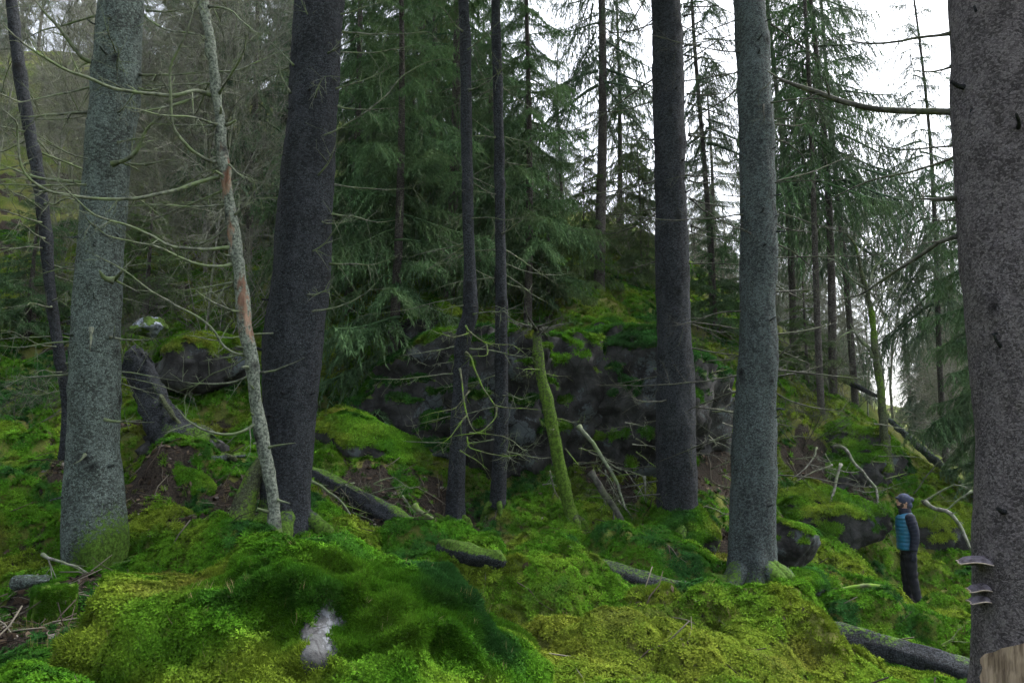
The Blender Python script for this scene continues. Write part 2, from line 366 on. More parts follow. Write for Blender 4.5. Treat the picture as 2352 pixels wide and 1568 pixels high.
def mossm(name='moss'):
    t = NT(name); c = t.attr('col', 'INSTANCER', 'Color'); n = t.noise(60, 2, 0.6)
    c = t.mix(t.ramp(n, 0.3, 0.7), t.mix(1.0, c, (0.6, 0.62, 0.6), 'MULTIPLY'), t.mix(1.0, c, (1.35, 1.3, 1.2), 'MULTIPLY'))
    return t.leaf(c, 0.28)
M['moss'] = mossm()
def foliagem(name, a, b, c3):
    t = NT(name); c = t.mix(t.attr('tint'), a, b); c = t.mix(t.ramp(t.noise(0.8, 3, 0.6), 0.45, 0.65), c, c3)
    return t.leaf(c, 0.22)
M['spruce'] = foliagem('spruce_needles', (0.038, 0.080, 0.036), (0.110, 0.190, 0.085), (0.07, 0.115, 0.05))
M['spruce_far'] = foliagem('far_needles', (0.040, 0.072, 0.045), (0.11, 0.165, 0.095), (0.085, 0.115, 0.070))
M['spruce_bright'] = foliagem('young_needles', (0.045, 0.085, 0.030), (0.12, 0.18, 0.07), (0.09, 0.125, 0.045))
def flat(name, c1, c2, sc=20, rough=0.85, bump=0.3, spec=0.2, dist=0.003):
    t = NT(name); n = t.noise(sc, 4, 0.65); return t.pbr(t.mix(t.ramp(n, 0.3, 0.7), c1, c2), rough, t.bump(n, bump, dist), spec)

# ------------------------------------------------------------------ scattering (moss, litter: uncountable cover)
def make_scatter_group(proto):
    g = bpy.data.node_groups.new('scatter', 'GeometryNodeTree')
    g.interface.new_socket('Geometry', in_out='INPUT', socket_type='NodeSocketGeometry'); g.interface.new_socket('Geometry', in_out='OUTPUT', socket_type='NodeSocketGeometry')
    N = g.nodes; gi = N.new('NodeGroupInput'); go = N.new('NodeGroupOutput'); ip = N.new('GeometryNodeInstanceOnPoints'); oi = N.new('GeometryNodeObjectInfo')
    oi.inputs['Object'].default_value = proto; oi.inputs['As Instance'].default_value = True
    a = N.new('GeometryNodeInputNamedAttribute'); a.data_type = 'FLOAT_VECTOR'; a.inputs['Name'].default_value = 'rot'
    e = N.new('FunctionNodeEulerToRotation'); b = N.new('GeometryNodeInputNamedAttribute'); b.data_type = 'FLOAT'; b.inputs['Name'].default_value = 'scl'
    L = g.links.new
    L(gi.outputs[0], ip.inputs['Points']); L(oi.outputs['Geometry'], ip.inputs['Instance']); L(a.outputs['Attribute'], e.inputs[0]); L(e.outputs[0], ip.inputs['Rotation'])
    L(b.outputs['Attribute'], ip.inputs['Scale']); L(ip.outputs[0], go.inputs[0])
    return g
GROUPS = {}
def proto_obj(name, V, fs, mat, attrs=None):
    me = mesh(name, V, fs, mat, False, attrs); return bpy.data.objects.new(name, me)     # only a shape for scattering
def eul(Nm, spin):
    n = Nm / np.linalg.norm(Nm, axis=1)[:, None]
    ref = np.where(np.abs(n[:, 2:3]) < 0.95, np.array([[0, 0, 1.0]]), np.array([[1.0, 0, 0]]))
    x = np.cross(ref, n); x /= np.linalg.norm(x, axis=1)[:, None]; y = np.cross(n, x)
    c, s = np.cos(spin)[:, None], np.sin(spin)[:, None]
    X = x * c + y * s; Y = np.cross(n, X)
    ry = -np.arcsin(np.clip(X[:, 2], -1, 1)); rx = np.arctan2(Y[:, 2], n[:, 2]); rz = np.arctan2(X[:, 1], X[:, 0])
    return np.stack([rx, ry, rz], 1)
def scatter(name, pts, nrm, scl, col, proto, parent=None):
    pts = np.asarray(pts, float)
    if parent is not None: pts = pts - np.array(parent.location)[None]
    me = bpy.data.meshes.new(name); me.vertices.add(len(pts)); me.vertices.foreach_set('co', pts.astype(np.float32).ravel())
    rot = eul(np.asarray(nrm, float), rng.uniform(0, 6.283, len(pts)))
    at = me.attributes.new('rot', 'FLOAT_VECTOR', 'POINT'); at.data.foreach_set('vector', rot.astype(np.float32).ravel())
    at = me.attributes.new('scl', 'FLOAT', 'POINT'); at.data.foreach_set('value', np.asarray(scl, np.float32))
    at = me.attributes.new('col', 'FLOAT_COLOR', 'POINT'); at.data.foreach_set('color', np.concatenate([col, np.ones((len(col), 1))], 1).astype(np.float32).ravel())
    o = link(name, me, parent); o['kind'] = 'stuff'
    if proto.name not in GROUPS: GROUPS[proto.name] = make_scatter_group(proto)
    md = o.modifiers.new('scatter', 'NODES'); md.node_group = GROUPS[proto.name]
    return o
def tuft_fronds(n=11, seg=4, rad=0.06, h=0.035, side=0.016, seed=1):
    r = np.random.default_rng(seed); V = []; T = []
    for i in range(n):
        a = i * 2.399 + r.uniform(-.3, .3); el = r.uniform(0.25, 1.2); d = np.array([math.cos(a), math.sin(a), 0.0]); sd_ = np.array([-d[1], d[0], 0])
        L = rad * r.uniform(0.6, 1.1); c = [d * L * s * (0.6 + 0.4 * s) * math.cos(el * 0.6) + np.array([0, 0, h * math.sin(el) * (1.9 * s - 1.0 * s * s) * 1.5]) for s in np.linspace(0, 1, seg + 1)]
        for s in range(seg):
            w = side * (1 - 0.6 * s / seg)
            for sg in (-1, 1):
                b = len(V); tip = c[s] * 0.3 + c[s+1] * 0.7 + sg * sd_ * w + np.array([0, 0, r.uniform(-.25, .5) * w]); V += [c[s], c[s+1], tip]; T.append((b, b+1, b+2))
        b = len(V); V += [c[-1] + sd_ * 0.003, c[-1] - sd_ * 0.003, c[-1] + d * 0.012 + np.array([0, 0, 0.004])]; T.append((b, b+1, b+2))
    return np.array(V), np.array(T)
def tuft_blades(n=30, rad=0.042, h=0.05, w=0.0065, seed=2):
    r = np.random.default_rng(seed); V = []; T = []
    for i in range(n):
        a = r.uniform(0, 6.28); q = rad * math.sqrt(r.uniform(0, 1)); b0 = np.array([math.cos(a) * q, math.sin(a) * q, -0.006]); s = r.uniform(0, 6.28); sv = np.array([math.cos(s), math.sin(s), 0]) * w
        tip = b0 * 1.35 + np.array([r.normal(0, .012), r.normal(0, .012), h * r.uniform(.55, 1.1) * (1 - 0.4 * (q / rad) ** 2)])
        b = len(V); V += [b0 - sv, b0 + sv, tip]; T.append((b, b+1, b+2))
    return np.array(V), np.array(T)
FRONDS = proto_obj('moss_frond_tuft', *tuft_fronds(), M['moss'])
BLADES = proto_obj('moss_blade_tuft', *tuft_blades(), M['moss'])
GRASS = proto_obj('grass_tuft', *tuft_blades(9, 0.03, 0.16, 0.0022, 5), M['moss'])
t_ = NT('litter'); M['litter'] = t_.leaf(t_.attr('col', 'INSTANCER', 'Color'), 0.15)
_lv = np.array([(-.03, 0, 0), (-.008, .017, .006), (.018, .014, .002), (.034, 0, .009), (.016, -.016, .007), (-.01, -.016, 0), (0, 0, .012)])
LEAF = proto_obj('dead_leaf', _lv, np.array([(6, i, (i + 1) % 6) for i in range(6)]), M['litter'])
_sv, _sf = tube(np.array([(-.16, 0, .004), (-.05, .012, .012), (.06, -.008, .008), (.17, .01, .004)]), np.array([.004, .0045, .0035, .002]), 4)
STICK = proto_obj('twig', _sv, _sf, M['litter'])
PAL = np.array([(0.108, 0.162, 0.018), (0.060, 0.140, 0.012), (0.036, 0.108, 0.008), (0.018, 0.062, 0.015), (0.115, 0.108, 0.024)])
def moss_col(p, bias=0.0, seed=40):
    n = fbm(p * 0.6, 3, seed) * 1.8 + fbm(p * 2.4, 2, seed + 7) * 1.1 + bias
    k = np.clip(1.5 - n * 1.6, 0, 3.0); i = np.minimum(k.astype(int), 2); w = (k - i)[:, None]
    c = PAL[i] * (1 - w) + PAL[i + 1] * w
    br = ss(0.35, 0.6, fbm(p * 1.3, 3, seed + 15))[:, None]; c = c * (1 - 0.6 * br) + PAL[4] * 0.6 * br
    return c * np.exp(rng.normal(0, 0.22, len(p)))[:, None]

# ------------------------------------------------------------------ the ground sheet
th = np.concatenate([np.linspace(-180, -46, 40, endpoint=False), np.linspace(-46, 46, 620), np.linspace(46, 180, 41)[1:-1]])
th = np.radians(th); rr = np.concatenate([np.linspace(0.4, 3.2, 14, endpoint=False), np.geomspace(3.2, 60, 420), np.geomspace(60, 150, 14)[1:]])
GX = rr[:, None] * np.sin(th)[None]; GY = rr[:, None] * np.cos(th)[None]; gx, gy = GX.ravel(), GY.ravel()
LITTER = [  # picture place, depth, radius: bare soil and leaf litter instead of moss
 (300,1180,9.6,.7),(220,1010,12,.7),(150,1150,10,.5),(560,1130,9.6,.7),(480,1200,9.0,.5),(830,1140,10.8,1.0),(950,1200,10.6,.8),(1000,1170,11.6,.7),(1420,1180,13,.8),(1650,1280,12,.8),(60,1490,6.0,.7),(30,1420,6.8,.8),(1640,1090,14,1.2),(1900,1080,15.6,1.0)]
_lp = [(P(a, b, c), d) for a, b, c, d in LITTER]
def litter_w(x, y):
    w = np.zeros_like(x)
    for p, r in _lp: w = np.maximum(w, np.exp(-(((x - p[0]) ** 2 + (y - p[1]) ** 2) / r ** 2) ** 1.5))
    n = fbm(p2(x, y, 1.4), 3, 61)
    far = ss(15, 20, np.hypot(x, y)) * ss(1.0, -3.0, x) * 0.4
    n2_ = fbm(p2(x, y, 4.5), 2, 64)
    return np.clip(np.maximum(w, far) * .85 + n * 0.6 + n2_ * .45 - 0.12, 0, 1)
gz = height(gx, gy); (cd1, _), (cd2, _) = cushion(gx, gy); gm = (1 - ss(0.25, 0.55, litter_w(gx, gy))) * (1 - .6 * ss(.8, 1.05, cd1))
far_low = ss(70, 120, np.hypot(gx, gy)); gz = gz * (1 - far_low) + np.clip(gz, -4, 30) * far_low
GV = np.vstack([np.stack([gx, gy, gz], 1), [[0, 0, H1(0.0, 0.0)]]])
nt = len(th); gf = grid_faces(len(rr), nt); ci = len(GV) - 1; j = np.arange(nt)
ground = link('ground', mesh('ground', GV, [gf[:, ::-1], np.stack([np.full(nt, ci), (j + 1) % nt, j], 1)], M['ground'], True, {'mossw': np.append(gm, 1)}))
ground['kind'] = 'structure'
def ground_points(n, r0, r1, half=40, power=1.0):
    a = np.radians(rng.uniform(-half, half, n)); r = np.exp(rng.uniform(math.log(r0), math.log(r1), n)); x, y = r * np.sin(a), r * np.cos(a)
    z = height(x, y); e = 0.03; nx = (height(x - e, y) - height(x + e, y)) / (2 * e); ny = (height(x, y - e) - height(x, y + e)) / (2 * e)
    N = np.stack([nx, ny, np.ones(n)], 1); return np.stack([x, y, z], 1), N, r
pt, nm, r_ = ground_points(150000, 4.6, 27)
keep = rng.uniform(0, 1, len(pt)) > ss(0.2, 0.5, litter_w(pt[:, 0], pt[:, 1])) * 0.93
(c1, i1), (c2, i2) = cushion(pt[:, 0], pt[:, 1]); keep &= rng.uniform(0, 1, len(pt)) > .6 * ss(.85, 1.1, c1); pt, nm, r_, i1 = pt[keep], nm[keep], r_[keep], i1[keep]
right = ss(-1.0, 2.0, pt[:, 0]) * 0.35 * ss(14, 7, r_) - 0.15
pick = (fbm(pt * 0.8, 2, 77) * .5 + (i1 - .5) * .8 + rng.normal(0, .2, len(pt))) < 0.22
sc_ = (0.75 + 0.05 * np.maximum(r_ - 6, 0)) * rng.uniform(0.7, 1.35, len(pt))
cl = moss_col(pt, (i1 - .5) * 1.3)
yl = ss(0.0, 1.0, right + 0.25 * fbm(pt * 0.9, 2, 90))[:, None]; cl = cl * (1 - yl) + cl * np.array([1.08, 1.03, 1.0]) * yl
yp = P(1480, 1540, 6.7); yw = (.55 * ss(1.5, .4, np.hypot((pt[:, 0] - yp[0]) * .8, pt[:, 1] - yp[1]) + .3 * fbm(pt * 2, 2, 5)))[:, None]; cl = cl * (1 - yw) + np.array([.150, .165, .026]) * yw * np.exp(rng.normal(0, .2, len(pt)))[:, None]
ms = scatter('ground_moss', pt[pick], nm[pick], sc_[pick], cl[pick], FRONDS); tag(ms, 'feathery yellow green moss covering the forest floor and mounds', 'moss')
ms = scatter('ground_moss', pt[~pick], nm[~pick], sc_[~pick], cl[~pick] * 0.9, BLADES); tag(ms, 'fine bristly dark green moss growing in patches over the forest floor', 'moss')
pt, nm, r_ = ground_points(60000, 5, 24)
lw = litter_w(pt[:, 0], pt[:, 1]); keep = rng.uniform(0, 1, len(pt)) < lw * 0.9 + 0.015; pt, nm, r_ = pt[keep], nm[keep], r_[keep]
lc = np.array([(0.045, 0.034, 0.024), (0.085, 0.066, 0.047), (0.022, 0.018, 0.015), (0.17, 0.155, 0.14)])[rng.choice(4, len(pt), p=[.35, .28, .3, .07])] * rng.uniform(0.6, 1.2, (len(pt), 1))
lo = scatter('leaf_litter', pt + [0, 0, .01], nm + rng.normal(0, .5, nm.shape), rng.uniform(.6, 1.5, len(pt)), lc, LEAF); tag(lo, 'brown dead leaves lying between the mossy patches', 'leaves')
pt, nm, r_ = ground_points(16000, 4.8, 22)
lw = litter_w(pt[:, 0], pt[:, 1]); keep = rng.uniform(0, 1, len(pt)) < lw * 0.7 + 0.012; pt, nm = pt[keep], nm[keep]
lc = np.array([(0.06, 0.05, 0.04), (0.13, 0.12, 0.095), (0.03, 0.026, 0.022)])[rng.choice(3, len(pt))]
lo = scatter('twig_litter', pt + [0, 0, .02], nm + rng.normal(0, .35, nm.shape), rng.uniform(.5, 1.8, len(pt)), lc, STICK); tag(lo, 'thin dead twigs strewn over bare soil and moss', 'twigs')
pt, nm, r_ = ground_points(9000, 4.8, 24)
g_ = fbm(pt * 0.9, 3, 133); keep = (g_ > 0.22) | ((pt[:, 0] < -3.0) & (pt[:, 1] < 6.4) & (rng.uniform(0, 1, len(pt)) < .8)); pt, nm = pt[keep], nm[keep]
lc = np.array([(0.10, 0.11, 0.035), (0.17, 0.15, 0.07), (0.06, 0.10, 0.02)])[rng.choice(3, len(pt))] * 0.9
lo = scatter('dry_grass', pt, nm + rng.normal(0, .35, nm.shape), rng.uniform(.5, 1.3, len(pt)), lc, GRASS); tag(lo, 'thin straw coloured grass sprouting through moss', 'grass')

# ------------------------------------------------------------------ rocks
_ico = {}
def ico(k):
    if k not in _ico:
        bm = bmesh.new(); bmesh.ops.create_icosphere(bm, subdivisions=k, radius=1.0)
        _ico[k] = (np.array([v.co[:] for v in bm.verts]), np.array([[v.index for v in f.verts] for f in bm.faces])); bm.free()
    return _ico[k]
def tri_normals(V, T):
    n = np.cross(V[T[:, 1]] - V[T[:, 0]], V[T[:, 2]] - V[T[:, 0]]); vnm = np.zeros_like(V)
    for k in range(3): np.add.at(vnm, T[:, k], n)
    return n, vnm / (np.linalg.norm(vnm, axis=1)[:, None] + 1e-12)
def rock(name, c, dims, label, seed, mat='rock_dark', sub=5, planes=16, moss0=0.55, mossbias=0.0, rough=0.10, tufts=0, tuft_scale=1.0, rotz=0.0, colbias=0.0, blades=False, shape=None, cat='rock', moss_fn=None, grass=0):
    r = np.random.default_rng(seed); D, T = ico(sub)
    if shape is None:
        Nn = r.normal(0, 1, (planes, 3)); Nn /= np.linalg.norm(Nn, axis=1)[:, None]; Hh = r.uniform(0.72, 1.0, planes)
        dn = D @ Nn.T; q = np.where(dn > 0.05, Hh[None] / np.maximum(dn, 0.05), 9.0); rad = -np.log(np.exp(-q * 14).sum(1) + math.exp(-1.25 * 14)) / 14
        V = D * rad[:, None] * np.array(dims)[None]
    else: V = shape(D)
    s = float(np.mean(dims)); Vn = D
    cw = V * np.array([1.1, 1.1, 2.2]) / (.35 * s ** .5) + .5 * np.stack([fbm(V * 1.5 + 9 * i, 2, seed + i) for i in range(3)], 1)
    step = hash3(*[np.floor(cw[:, i]).astype(np.int64).astype(np.uint32) for i in range(3)], seed % 50) - .5
    V = V + Vn * (.16 * s * rough * 5 * step * (1 if rough > .09 else 0))[:, None]
    V = V + Vn * (s * rough * fbm(V / s * 2.2 + seed, 4, seed) + 0.03 * fbm(V * 6 + seed, 3, seed + 3))[:, None]
    cz, sz = math.cos(rotz), math.sin(rotz); V = V @ np.array([[cz, sz, 0], [-sz, cz, 0], [0, 0, 1]]) + np.asarray(c)[None]
    fn, vnrm = tri_normals(V, T)
    mw = ss(moss0 - 0.25, moss0 + 0.25, vnrm[:, 2] + 0.35 * fbm(V * 1.7, 3, seed + 9) + mossbias)
    if moss_fn is not None: mw = moss_fn(V, vnrm, mw)
    o = link(name, mesh(name, V - np.asarray(c), T, M[mat], True, {'mossw': mw})); o.location = c; tag(o, label, cat)
    if tufts:
        ar = np.linalg.norm(fn, axis=1); w = ar * np.clip(mw[T].mean(1) - 0.3, 0, 1)
        below = (V[T].mean(1)[:, 2] < height(V[T[:, 0], 0], V[T[:, 0], 1]) - 0.05); w[below] = 0
        if w.sum() <= 0: return o
        k = r.choice(len(T), tufts, p=w / w.sum()); a, b = r.uniform(0, 1, (2, tufts)); fl = a + b > 1; a[fl] = 1 - a[fl]; b[fl] = 1 - b[fl]
        p = V[T[k, 0]] + a[:, None] * (V[T[k, 1]] - V[T[k, 0]]) + b[:, None] * (V[T[k, 2]] - V[T[k, 0]])
        nn = vnrm[T[k, 0]]; cc = moss_col(p, colbias if not callable(colbias) else colbias(p), 40 + seed % 5)
        f = fbm(p * 1.1, 2, seed + 21) + r.normal(0, .16, len(p)) < (0.1 if not blades else -0.2)
        if grass:
            q = r.choice(len(p), grass); gc = np.array([(0.12, 0.13, 0.04), (0.22, 0.19, 0.10), (0.08, 0.12, 0.02)])[r.choice(3, grass)]
            scatter('grass', p[q], nn[q] * .6 + [0, 0, .6] + r.normal(0, .45, (grass, 3)), r.uniform(.35, .95, grass), gc, GRASS, o)
        for sel, pr in ((f, FRONDS), (~f, BLADES)):
            if sel.sum(): 
                m_ = scatter('moss', p[sel], nn[sel], r.uniform(.6, 1.25, sel.sum()) * tuft_scale, cc[sel], pr, o)
    return o
# foreground mossy boulder: union of rounded lobes
BC = np.array([-1.35, 5.75, 0.0])
LOBES = [((-.15, 0, .05), (.72, .90, .98)), ((.58, .0, -.05), (.66, .80, .90)), ((-.95, -.1, .0), (.66, .76, .82)), ((1.0, .1, -.4), (.58, .75, .84)), ((.1, -.55, .0), (.95, .62, .62)), ((-1.42, -.05, -.25), (.42, .56, .72)), ((-.62, .25, .15), (.45, .5, .80))]
def boulder_shape(D):
    lo = np.zeros(len(D)); hi = np.full(len(D), 3.2)
    def f(r):
        X = D * r[:, None]; e = np.stack([((np.abs((X - np.array(c)) / np.array(s)) ** 2.9).sum(1)) ** (1 / 2.9) - 1 for c, s in LOBES], 1)
        return -np.log(np.exp(-e * 12).sum(1)) / 12
    for _ in range(26):
        m = (lo + hi) / 2; ins = f(m) < 0; lo = np.where(ins, m, lo); hi = np.where(ins, hi, m)
    V = D * lo[:, None]
    return V * (1 - .03 + .13 * (.5 - np.abs(vn(V * 2.1 + 5, 3))) + .09 * (.5 - np.abs(vn(V * 4.3, 8))) + .03 * vn(V * 11, 9))[:, None]
bare = P(725, 1440, 4.85); bare2 = P(745, 1500, 4.8)
def boulder_moss(V, N, mw):
    d = np.minimum(np.hypot(V[:, 0] - bare[0], (V[:, 2] - bare[2]) * 0.75), np.hypot(V[:, 0] - bare2[0] + .02, (V[:, 2] - bare2[2]) * 0.9) * 1.2) + 0.05 * fbm(V * 9, 3, 4)
    return np.where((V[:, 1] < 5.3), ss(0.05, 0.15, d + .10 * fbm(V * 6, 3, 14) + .07 * fbm(V * 17, 3, 15)), 1.0)
rock('mossy_boulder', BC, (1.2, 1, 1), 'large rounded foreground boulder blanketed in bright green moss with bare grey patch', 11, 'rock_grey', 6, tufts=52000, grass=420, tuft_scale=0.8, rough=0.06, shape=boulder_shape, blades=True, colbias=lambda p: -0.05 - 1.3 * ss(-.95, -.2, p[:, 0]) * ss(.3, .8, p[:, 2] + .25 * fbm(p * 2, 2, 8)) , moss_fn=boulder_moss, cat='boulder')
ROCKS = [  # name, u, v, Y, half sizes, label, seed, material, subdivisions, options
 ('rock_outcrop', 1110, 1020, 13.9, (2.25, 1.4, 2.4), 'tall dark rock face of outcrop behind the thin double trunks', 23, 'rock_dark', 6, dict(tufts=9000, tuft_scale=1.3, moss0=.42, rough=.17, colbias=-.35)),
 ('rock_outcrop', 1440, 975, 14.2, (1.8, 1.4, 2.15), 'dark outcrop with pale lichen spots beside the dark straight trunk', 29, 'rock_dark', 6, dict(tufts=9000, tuft_scale=1.3, moss0=.44, rough=.17, colbias=-.35)),
 ('rock_ledge', 830, 1055, 12.9, (1.05, .9, .62), 'low dark ledge with moss cap right of the leaning dark trunk', 31, 'rock_dark', 5, dict(tufts=4500, tuft_scale=1.15, moss0=.45, colbias=.3)),
 ('boulder', 455, 835, 13.2, (.85, .7, .62), 'dark boulder with brownish moss cap above the broken snag', 37, 'rock_dark', 5, dict(tufts=2600, tuft_scale=1.2, moss0=.5)),
 ('pale_rock', 352, 752, 14.0, (.34, .3, .17), 'pale bluish white rock slab peeking out left of boulder', 41, 'rock_pale', 5, dict(moss_fn=lambda V, N, m: ss(.38, .55, .5 + .6 * fbm(V * 5, 3, 5)), rough=.15)),
 ('mossy_rock', 1565, 1235, 11.9, (.56, .5, .58), 'moss draped rock at the foot of dark straight trunk', 43, 'rock_dark', 5, dict(tufts=3000, moss0=.15, colbias=-.3, blades=True)),
 ('boulder', 1805, 1255, 12.3, (.42, .4, .42), 'bare rounded boulder with moss rim right of the grey trunk', 47, 'rock_dark', 5, dict(tufts=700, moss0=.72)),
 ('mossy_rock', 1880, 1205, 14.4, (1.05, .7, .62), 'long sloping moss covered rock below leaning pale stick', 53, 'rock_dark', 5, dict(tufts=3600, tuft_scale=1.2, moss0=.2, rotz=-.3, rough=.16)),
 ('mossy_rock', 2150, 1245, 15.4, (.7, .6, .8), 'moss covered rock right behind the standing person', 59, 'rock_dark', 5, dict(tufts=2600, tuft_scale=1.2, moss0=.2)),
 ('rock_outcrop', 1930, 1085, 16.6, (1.5, .9, .95), 'dark shadowed rock under the mossy ridge behind criss-crossed sticks', 61, 'rock_dark', 5, dict(tufts=2200, tuft_scale=1.4, moss0=.5, rough=.18)),
 ('rock_outcrop', 1640, 1060, 15.2, (.8, .8, 1.0), 'dark rock with bright moss between the dark and grey trunks', 67, 'rock_dark', 5, dict(tufts=2200, tuft_scale=1.3, moss0=.4, colbias=.5)),
 ('mossy_rock', 1850, 1350, 11.2, (.45, .4, .22), 'low dark green mossy rock at right of grey trunk roots', 71, 'rock_dark', 4, dict(tufts=1200, moss0=.1, colbias=-.6)),
 ('mossy_rock', 410, 1150, 10.1, (.42, .35, .36), 'bright green mossy hump between the two big left trunks', 73, 'rock_dark', 4, dict(tufts=2200, moss0=.0, colbias=.1, blades=True)),
 ('mossy_rock', 1000, 770, 15.0, (.9, .7, .6), 'mossy rock shelf behind the thin bent trunk', 79, 'rock_dark', 4, dict(tufts=1500, tuft_scale=1.4, moss0=.4, colbias=.4)),
 ('rock', 850, 1165, 11.6, (.34, .3, .34), 'small dark grey stone under the ledge beside fallen log', 83, 'rock_grey', 4, dict(moss0=.9)),
]
for nme, u, v, Y, dm, lab, sd_, mt, sb, op in ROCKS: rock(nme, P(u, v, Y), dm, lab, sd_, mt, sb, **op)

# ------------------------------------------------------------------ trunks and branches
def trunk_mesh(C, r, sides, seed, amp=0.014, base_z=None, flare=0.5, flare_h=0.35, lobes=5, moss_h=0.0, moss_side=None, knots=22, lump=0.03, peel=None):
    """loft along C (base first) with bark relief, knots and root flare"""
    rg = np.random.default_rng(seed); n = len(C); T, N, B = frames(C)
    a = np.arange(sides) * 2 * math.pi / sides
    dirs = np.cos(a)[None, :, None] * N[:, None, :] + np.sin(a)[None, :, None] * B[:, None, :]
    h = np.maximum(C[:, 2] - (base_z if base_z is not None else C[0, 2]), 0)
    fl = flare * np.exp(-h / flare_h)[:, None] * (0.45 + 0.55 * np.cos(lobes * a + rg.uniform(0, 6))[None, :] + 0.25 * np.cos(2 * a + rg.uniform(0, 6))[None, :]).clip(0)
    rad = r[:, None] * (1 + fl); V = C[:, None, :] + rad[:, :, None] * dirs
    flat_ = V.reshape(-1, 3)
    nz = fbm(flat_ * np.array([24, 24, 11.0]), 3, seed, .6) * amp + fbm(flat_ * np.array([3.0, 3.0, 1.6]), 2, seed + 5) * lump
    kn = np.zeros(len(flat_)); bump_ = np.zeros(len(flat_))
    for i in range(knots):
        k = rg.integers(int(n * 0.05), n - 2); q = rg.uniform(0, 2 * math.pi); ctr = C[k] + r[k] * (math.cos(q) * N[k] + math.sin(q) * B[k])
        d = np.linalg.norm((flat_ - ctr) * np.array([1, 1, .75]), axis=1); s_ = rg.uniform(.024, .048)
        kn = np.maximum(kn, np.exp(-(d / s_) ** 2)); bump_ += 0.02 * np.exp(-(d / (s_ * 2.0)) ** 2) - 0.016 * np.exp(-(d / (s_ * .7)) ** 2)
    V = flat_ + dirs.reshape(-1, 3) * (nz + bump_)[:, None]
    hh = np.repeat(h, sides); mw = np.zeros(len(V))
    if moss_h > 0:
        mw = np.exp(-hh / moss_h) * 1.0
        if moss_side is not None:
            al = dirs.reshape(-1, 3) @ np.array(moss_side); mw = np.clip(mw * (0.75 + 0.8 * al), 0, 1)
    at = {'mossw': np.append(mw, 0), 'knot': np.append(kn, 0)}
    if peel is not None: at['peel'] = np.append(np.repeat(peel(C[:, 2]), sides), 0)
    V = np.vstack([V, C[-1]]); j = np.arange(sides)
    return V, [grid_faces(n, sides), np.stack([np.full(sides, len(V) - 1), (n - 1) * sides + j, (n - 1) * sides + (j + 1) % sides], 1)], at
def edge_trunk(edges, Y, top=None, taper=0.03, down=0.5, spacing=0.04, wig=0.012):
    """edges: (v, u_left, u_right) from the base upwards; goes on above the frame to height top"""
    C = []; r = []
    for v, a, b in edges:
        p = P((a + b) / 2, v, Y); C.append(p); r.append((b - a) / 2 / upm(p))
    C = np.array(C); r = np.array(r)
    d0 = C[0] - C[1]; C = np.vstack([C[0] + np.array([0, 0, -down]), C]); r = np.concatenate([[r[0]], r])
    if top:
        g = (C[-1] - C[-3]); g /= g[2]; k = top - C[-1][2]; C = np.vstack([C, C[-1] + g * k * 0.5, C[-1] + g * k * 1.0]); rt = r[-1]; r = np.concatenate([r, [max(rt - taper * k * 0.25, rt * .6), max(rt - taper * k * 0.5, rt * .3)]])
    L = np.linalg.norm(np.diff(C, axis=0), axis=1).sum(); n = int(L / spacing)
    d = np.concatenate([[0], np.cumsum(np.linalg.norm(np.diff(C, axis=0), axis=1))])
    S = catmull(C, n); S[:, :2] += wig * np.stack([fbm(S * 1.7 + 3, 3, 61), fbm(S * 1.7 + 40, 3, 62)], 1); z = S[:, 2]; rr_ = np.interp(z, C[:, 2], r)
    k = np.ones(7) / 7; rr_ = np.convolve(np.pad(rr_, 3, 'edge'), k, 'valid')
    return S, rr_
def branch_mesh(pts, r0, r1, seed, twigs=6, twig_len=0.3, wob=0.012, k=6):
    rg = np.random.default_rng(seed); pts = np.asarray(pts, float); L = np.linalg.norm(np.diff(pts, axis=0), axis=1).sum(); n = max(6, int(L / 0.07))
    C = catmull(pts, n); C[1:] += (np.stack([fbm(C * 5 + 31 * i, 2, seed + i) for i in range(3)], 1) * wob)[1:]
    t = np.linspace(0, 1, n); r = r0 + (max(r1, r0 * .38) - r0) * t ** 1.1; r[-4:] *= np.array([.9, .75, .55, .3]); r *= 1 + 0.12 * fbm(C * 14, 2, seed + 9); r[0] *= 1.5
    A = Acc(); A.add(*tube(C, r, k)); T = np.gradient(C, axis=0); T /= np.linalg.norm(T, axis=1)[:, None]
    for i in range(twigs):
        q = rg.integers(int(n * 0.12), n); side = rg.normal(0, 1, 3); side -= T[q] * side.dot(T[q]); side /= np.linalg.norm(side) + 1e-9
        dr = T[q] * rg.uniform(.3, .9) + side * .9 + np.array([0, 0, rg.uniform(-.5, .25)]); dr /= np.linalg.norm(dr); l = twig_len * rg.uniform(.3, 1.2); m = 5; s = np.linspace(0, 1, m)[:, None]
        Ct = C[q] + dr * l * s + np.array([0, 0, rg.uniform(-.3, .15) * l]) * s * s + rg.normal(0, .02 * l, (m, 3)) * s
        A.add(*tube(Ct, np.linspace(max(r[q] * .5, .0022), .0014, m), 4, False))
        for w in range(rg.integers(0, 4)):
            e = rg.integers(1, m); d2 = dr + rg.normal(0, .7, 3); d2 /= np.linalg.norm(d2); C2 = Ct[e] + d2 * l * .35 * np.linspace(0, 1, 3)[:, None]; A.add(*tube(C2, np.array([.0022, .0017, .0012]), 3, False))
    V, fs, _ = A.out(); return V, fs
def px_branch(pxs, Y0, Y1, **k):
    n = len(pxs); return branch_mesh([P(u, v, Y0 + (Y1 - Y0) * i / (n - 1)) for i, (u, v) in enumerate(pxs)], **k)
def cr(pts, ou=0.0, ov=0.0, s=0.375): return [(ou + s * x, ov + s * y) for x, y in pts]
_bs = [1000]
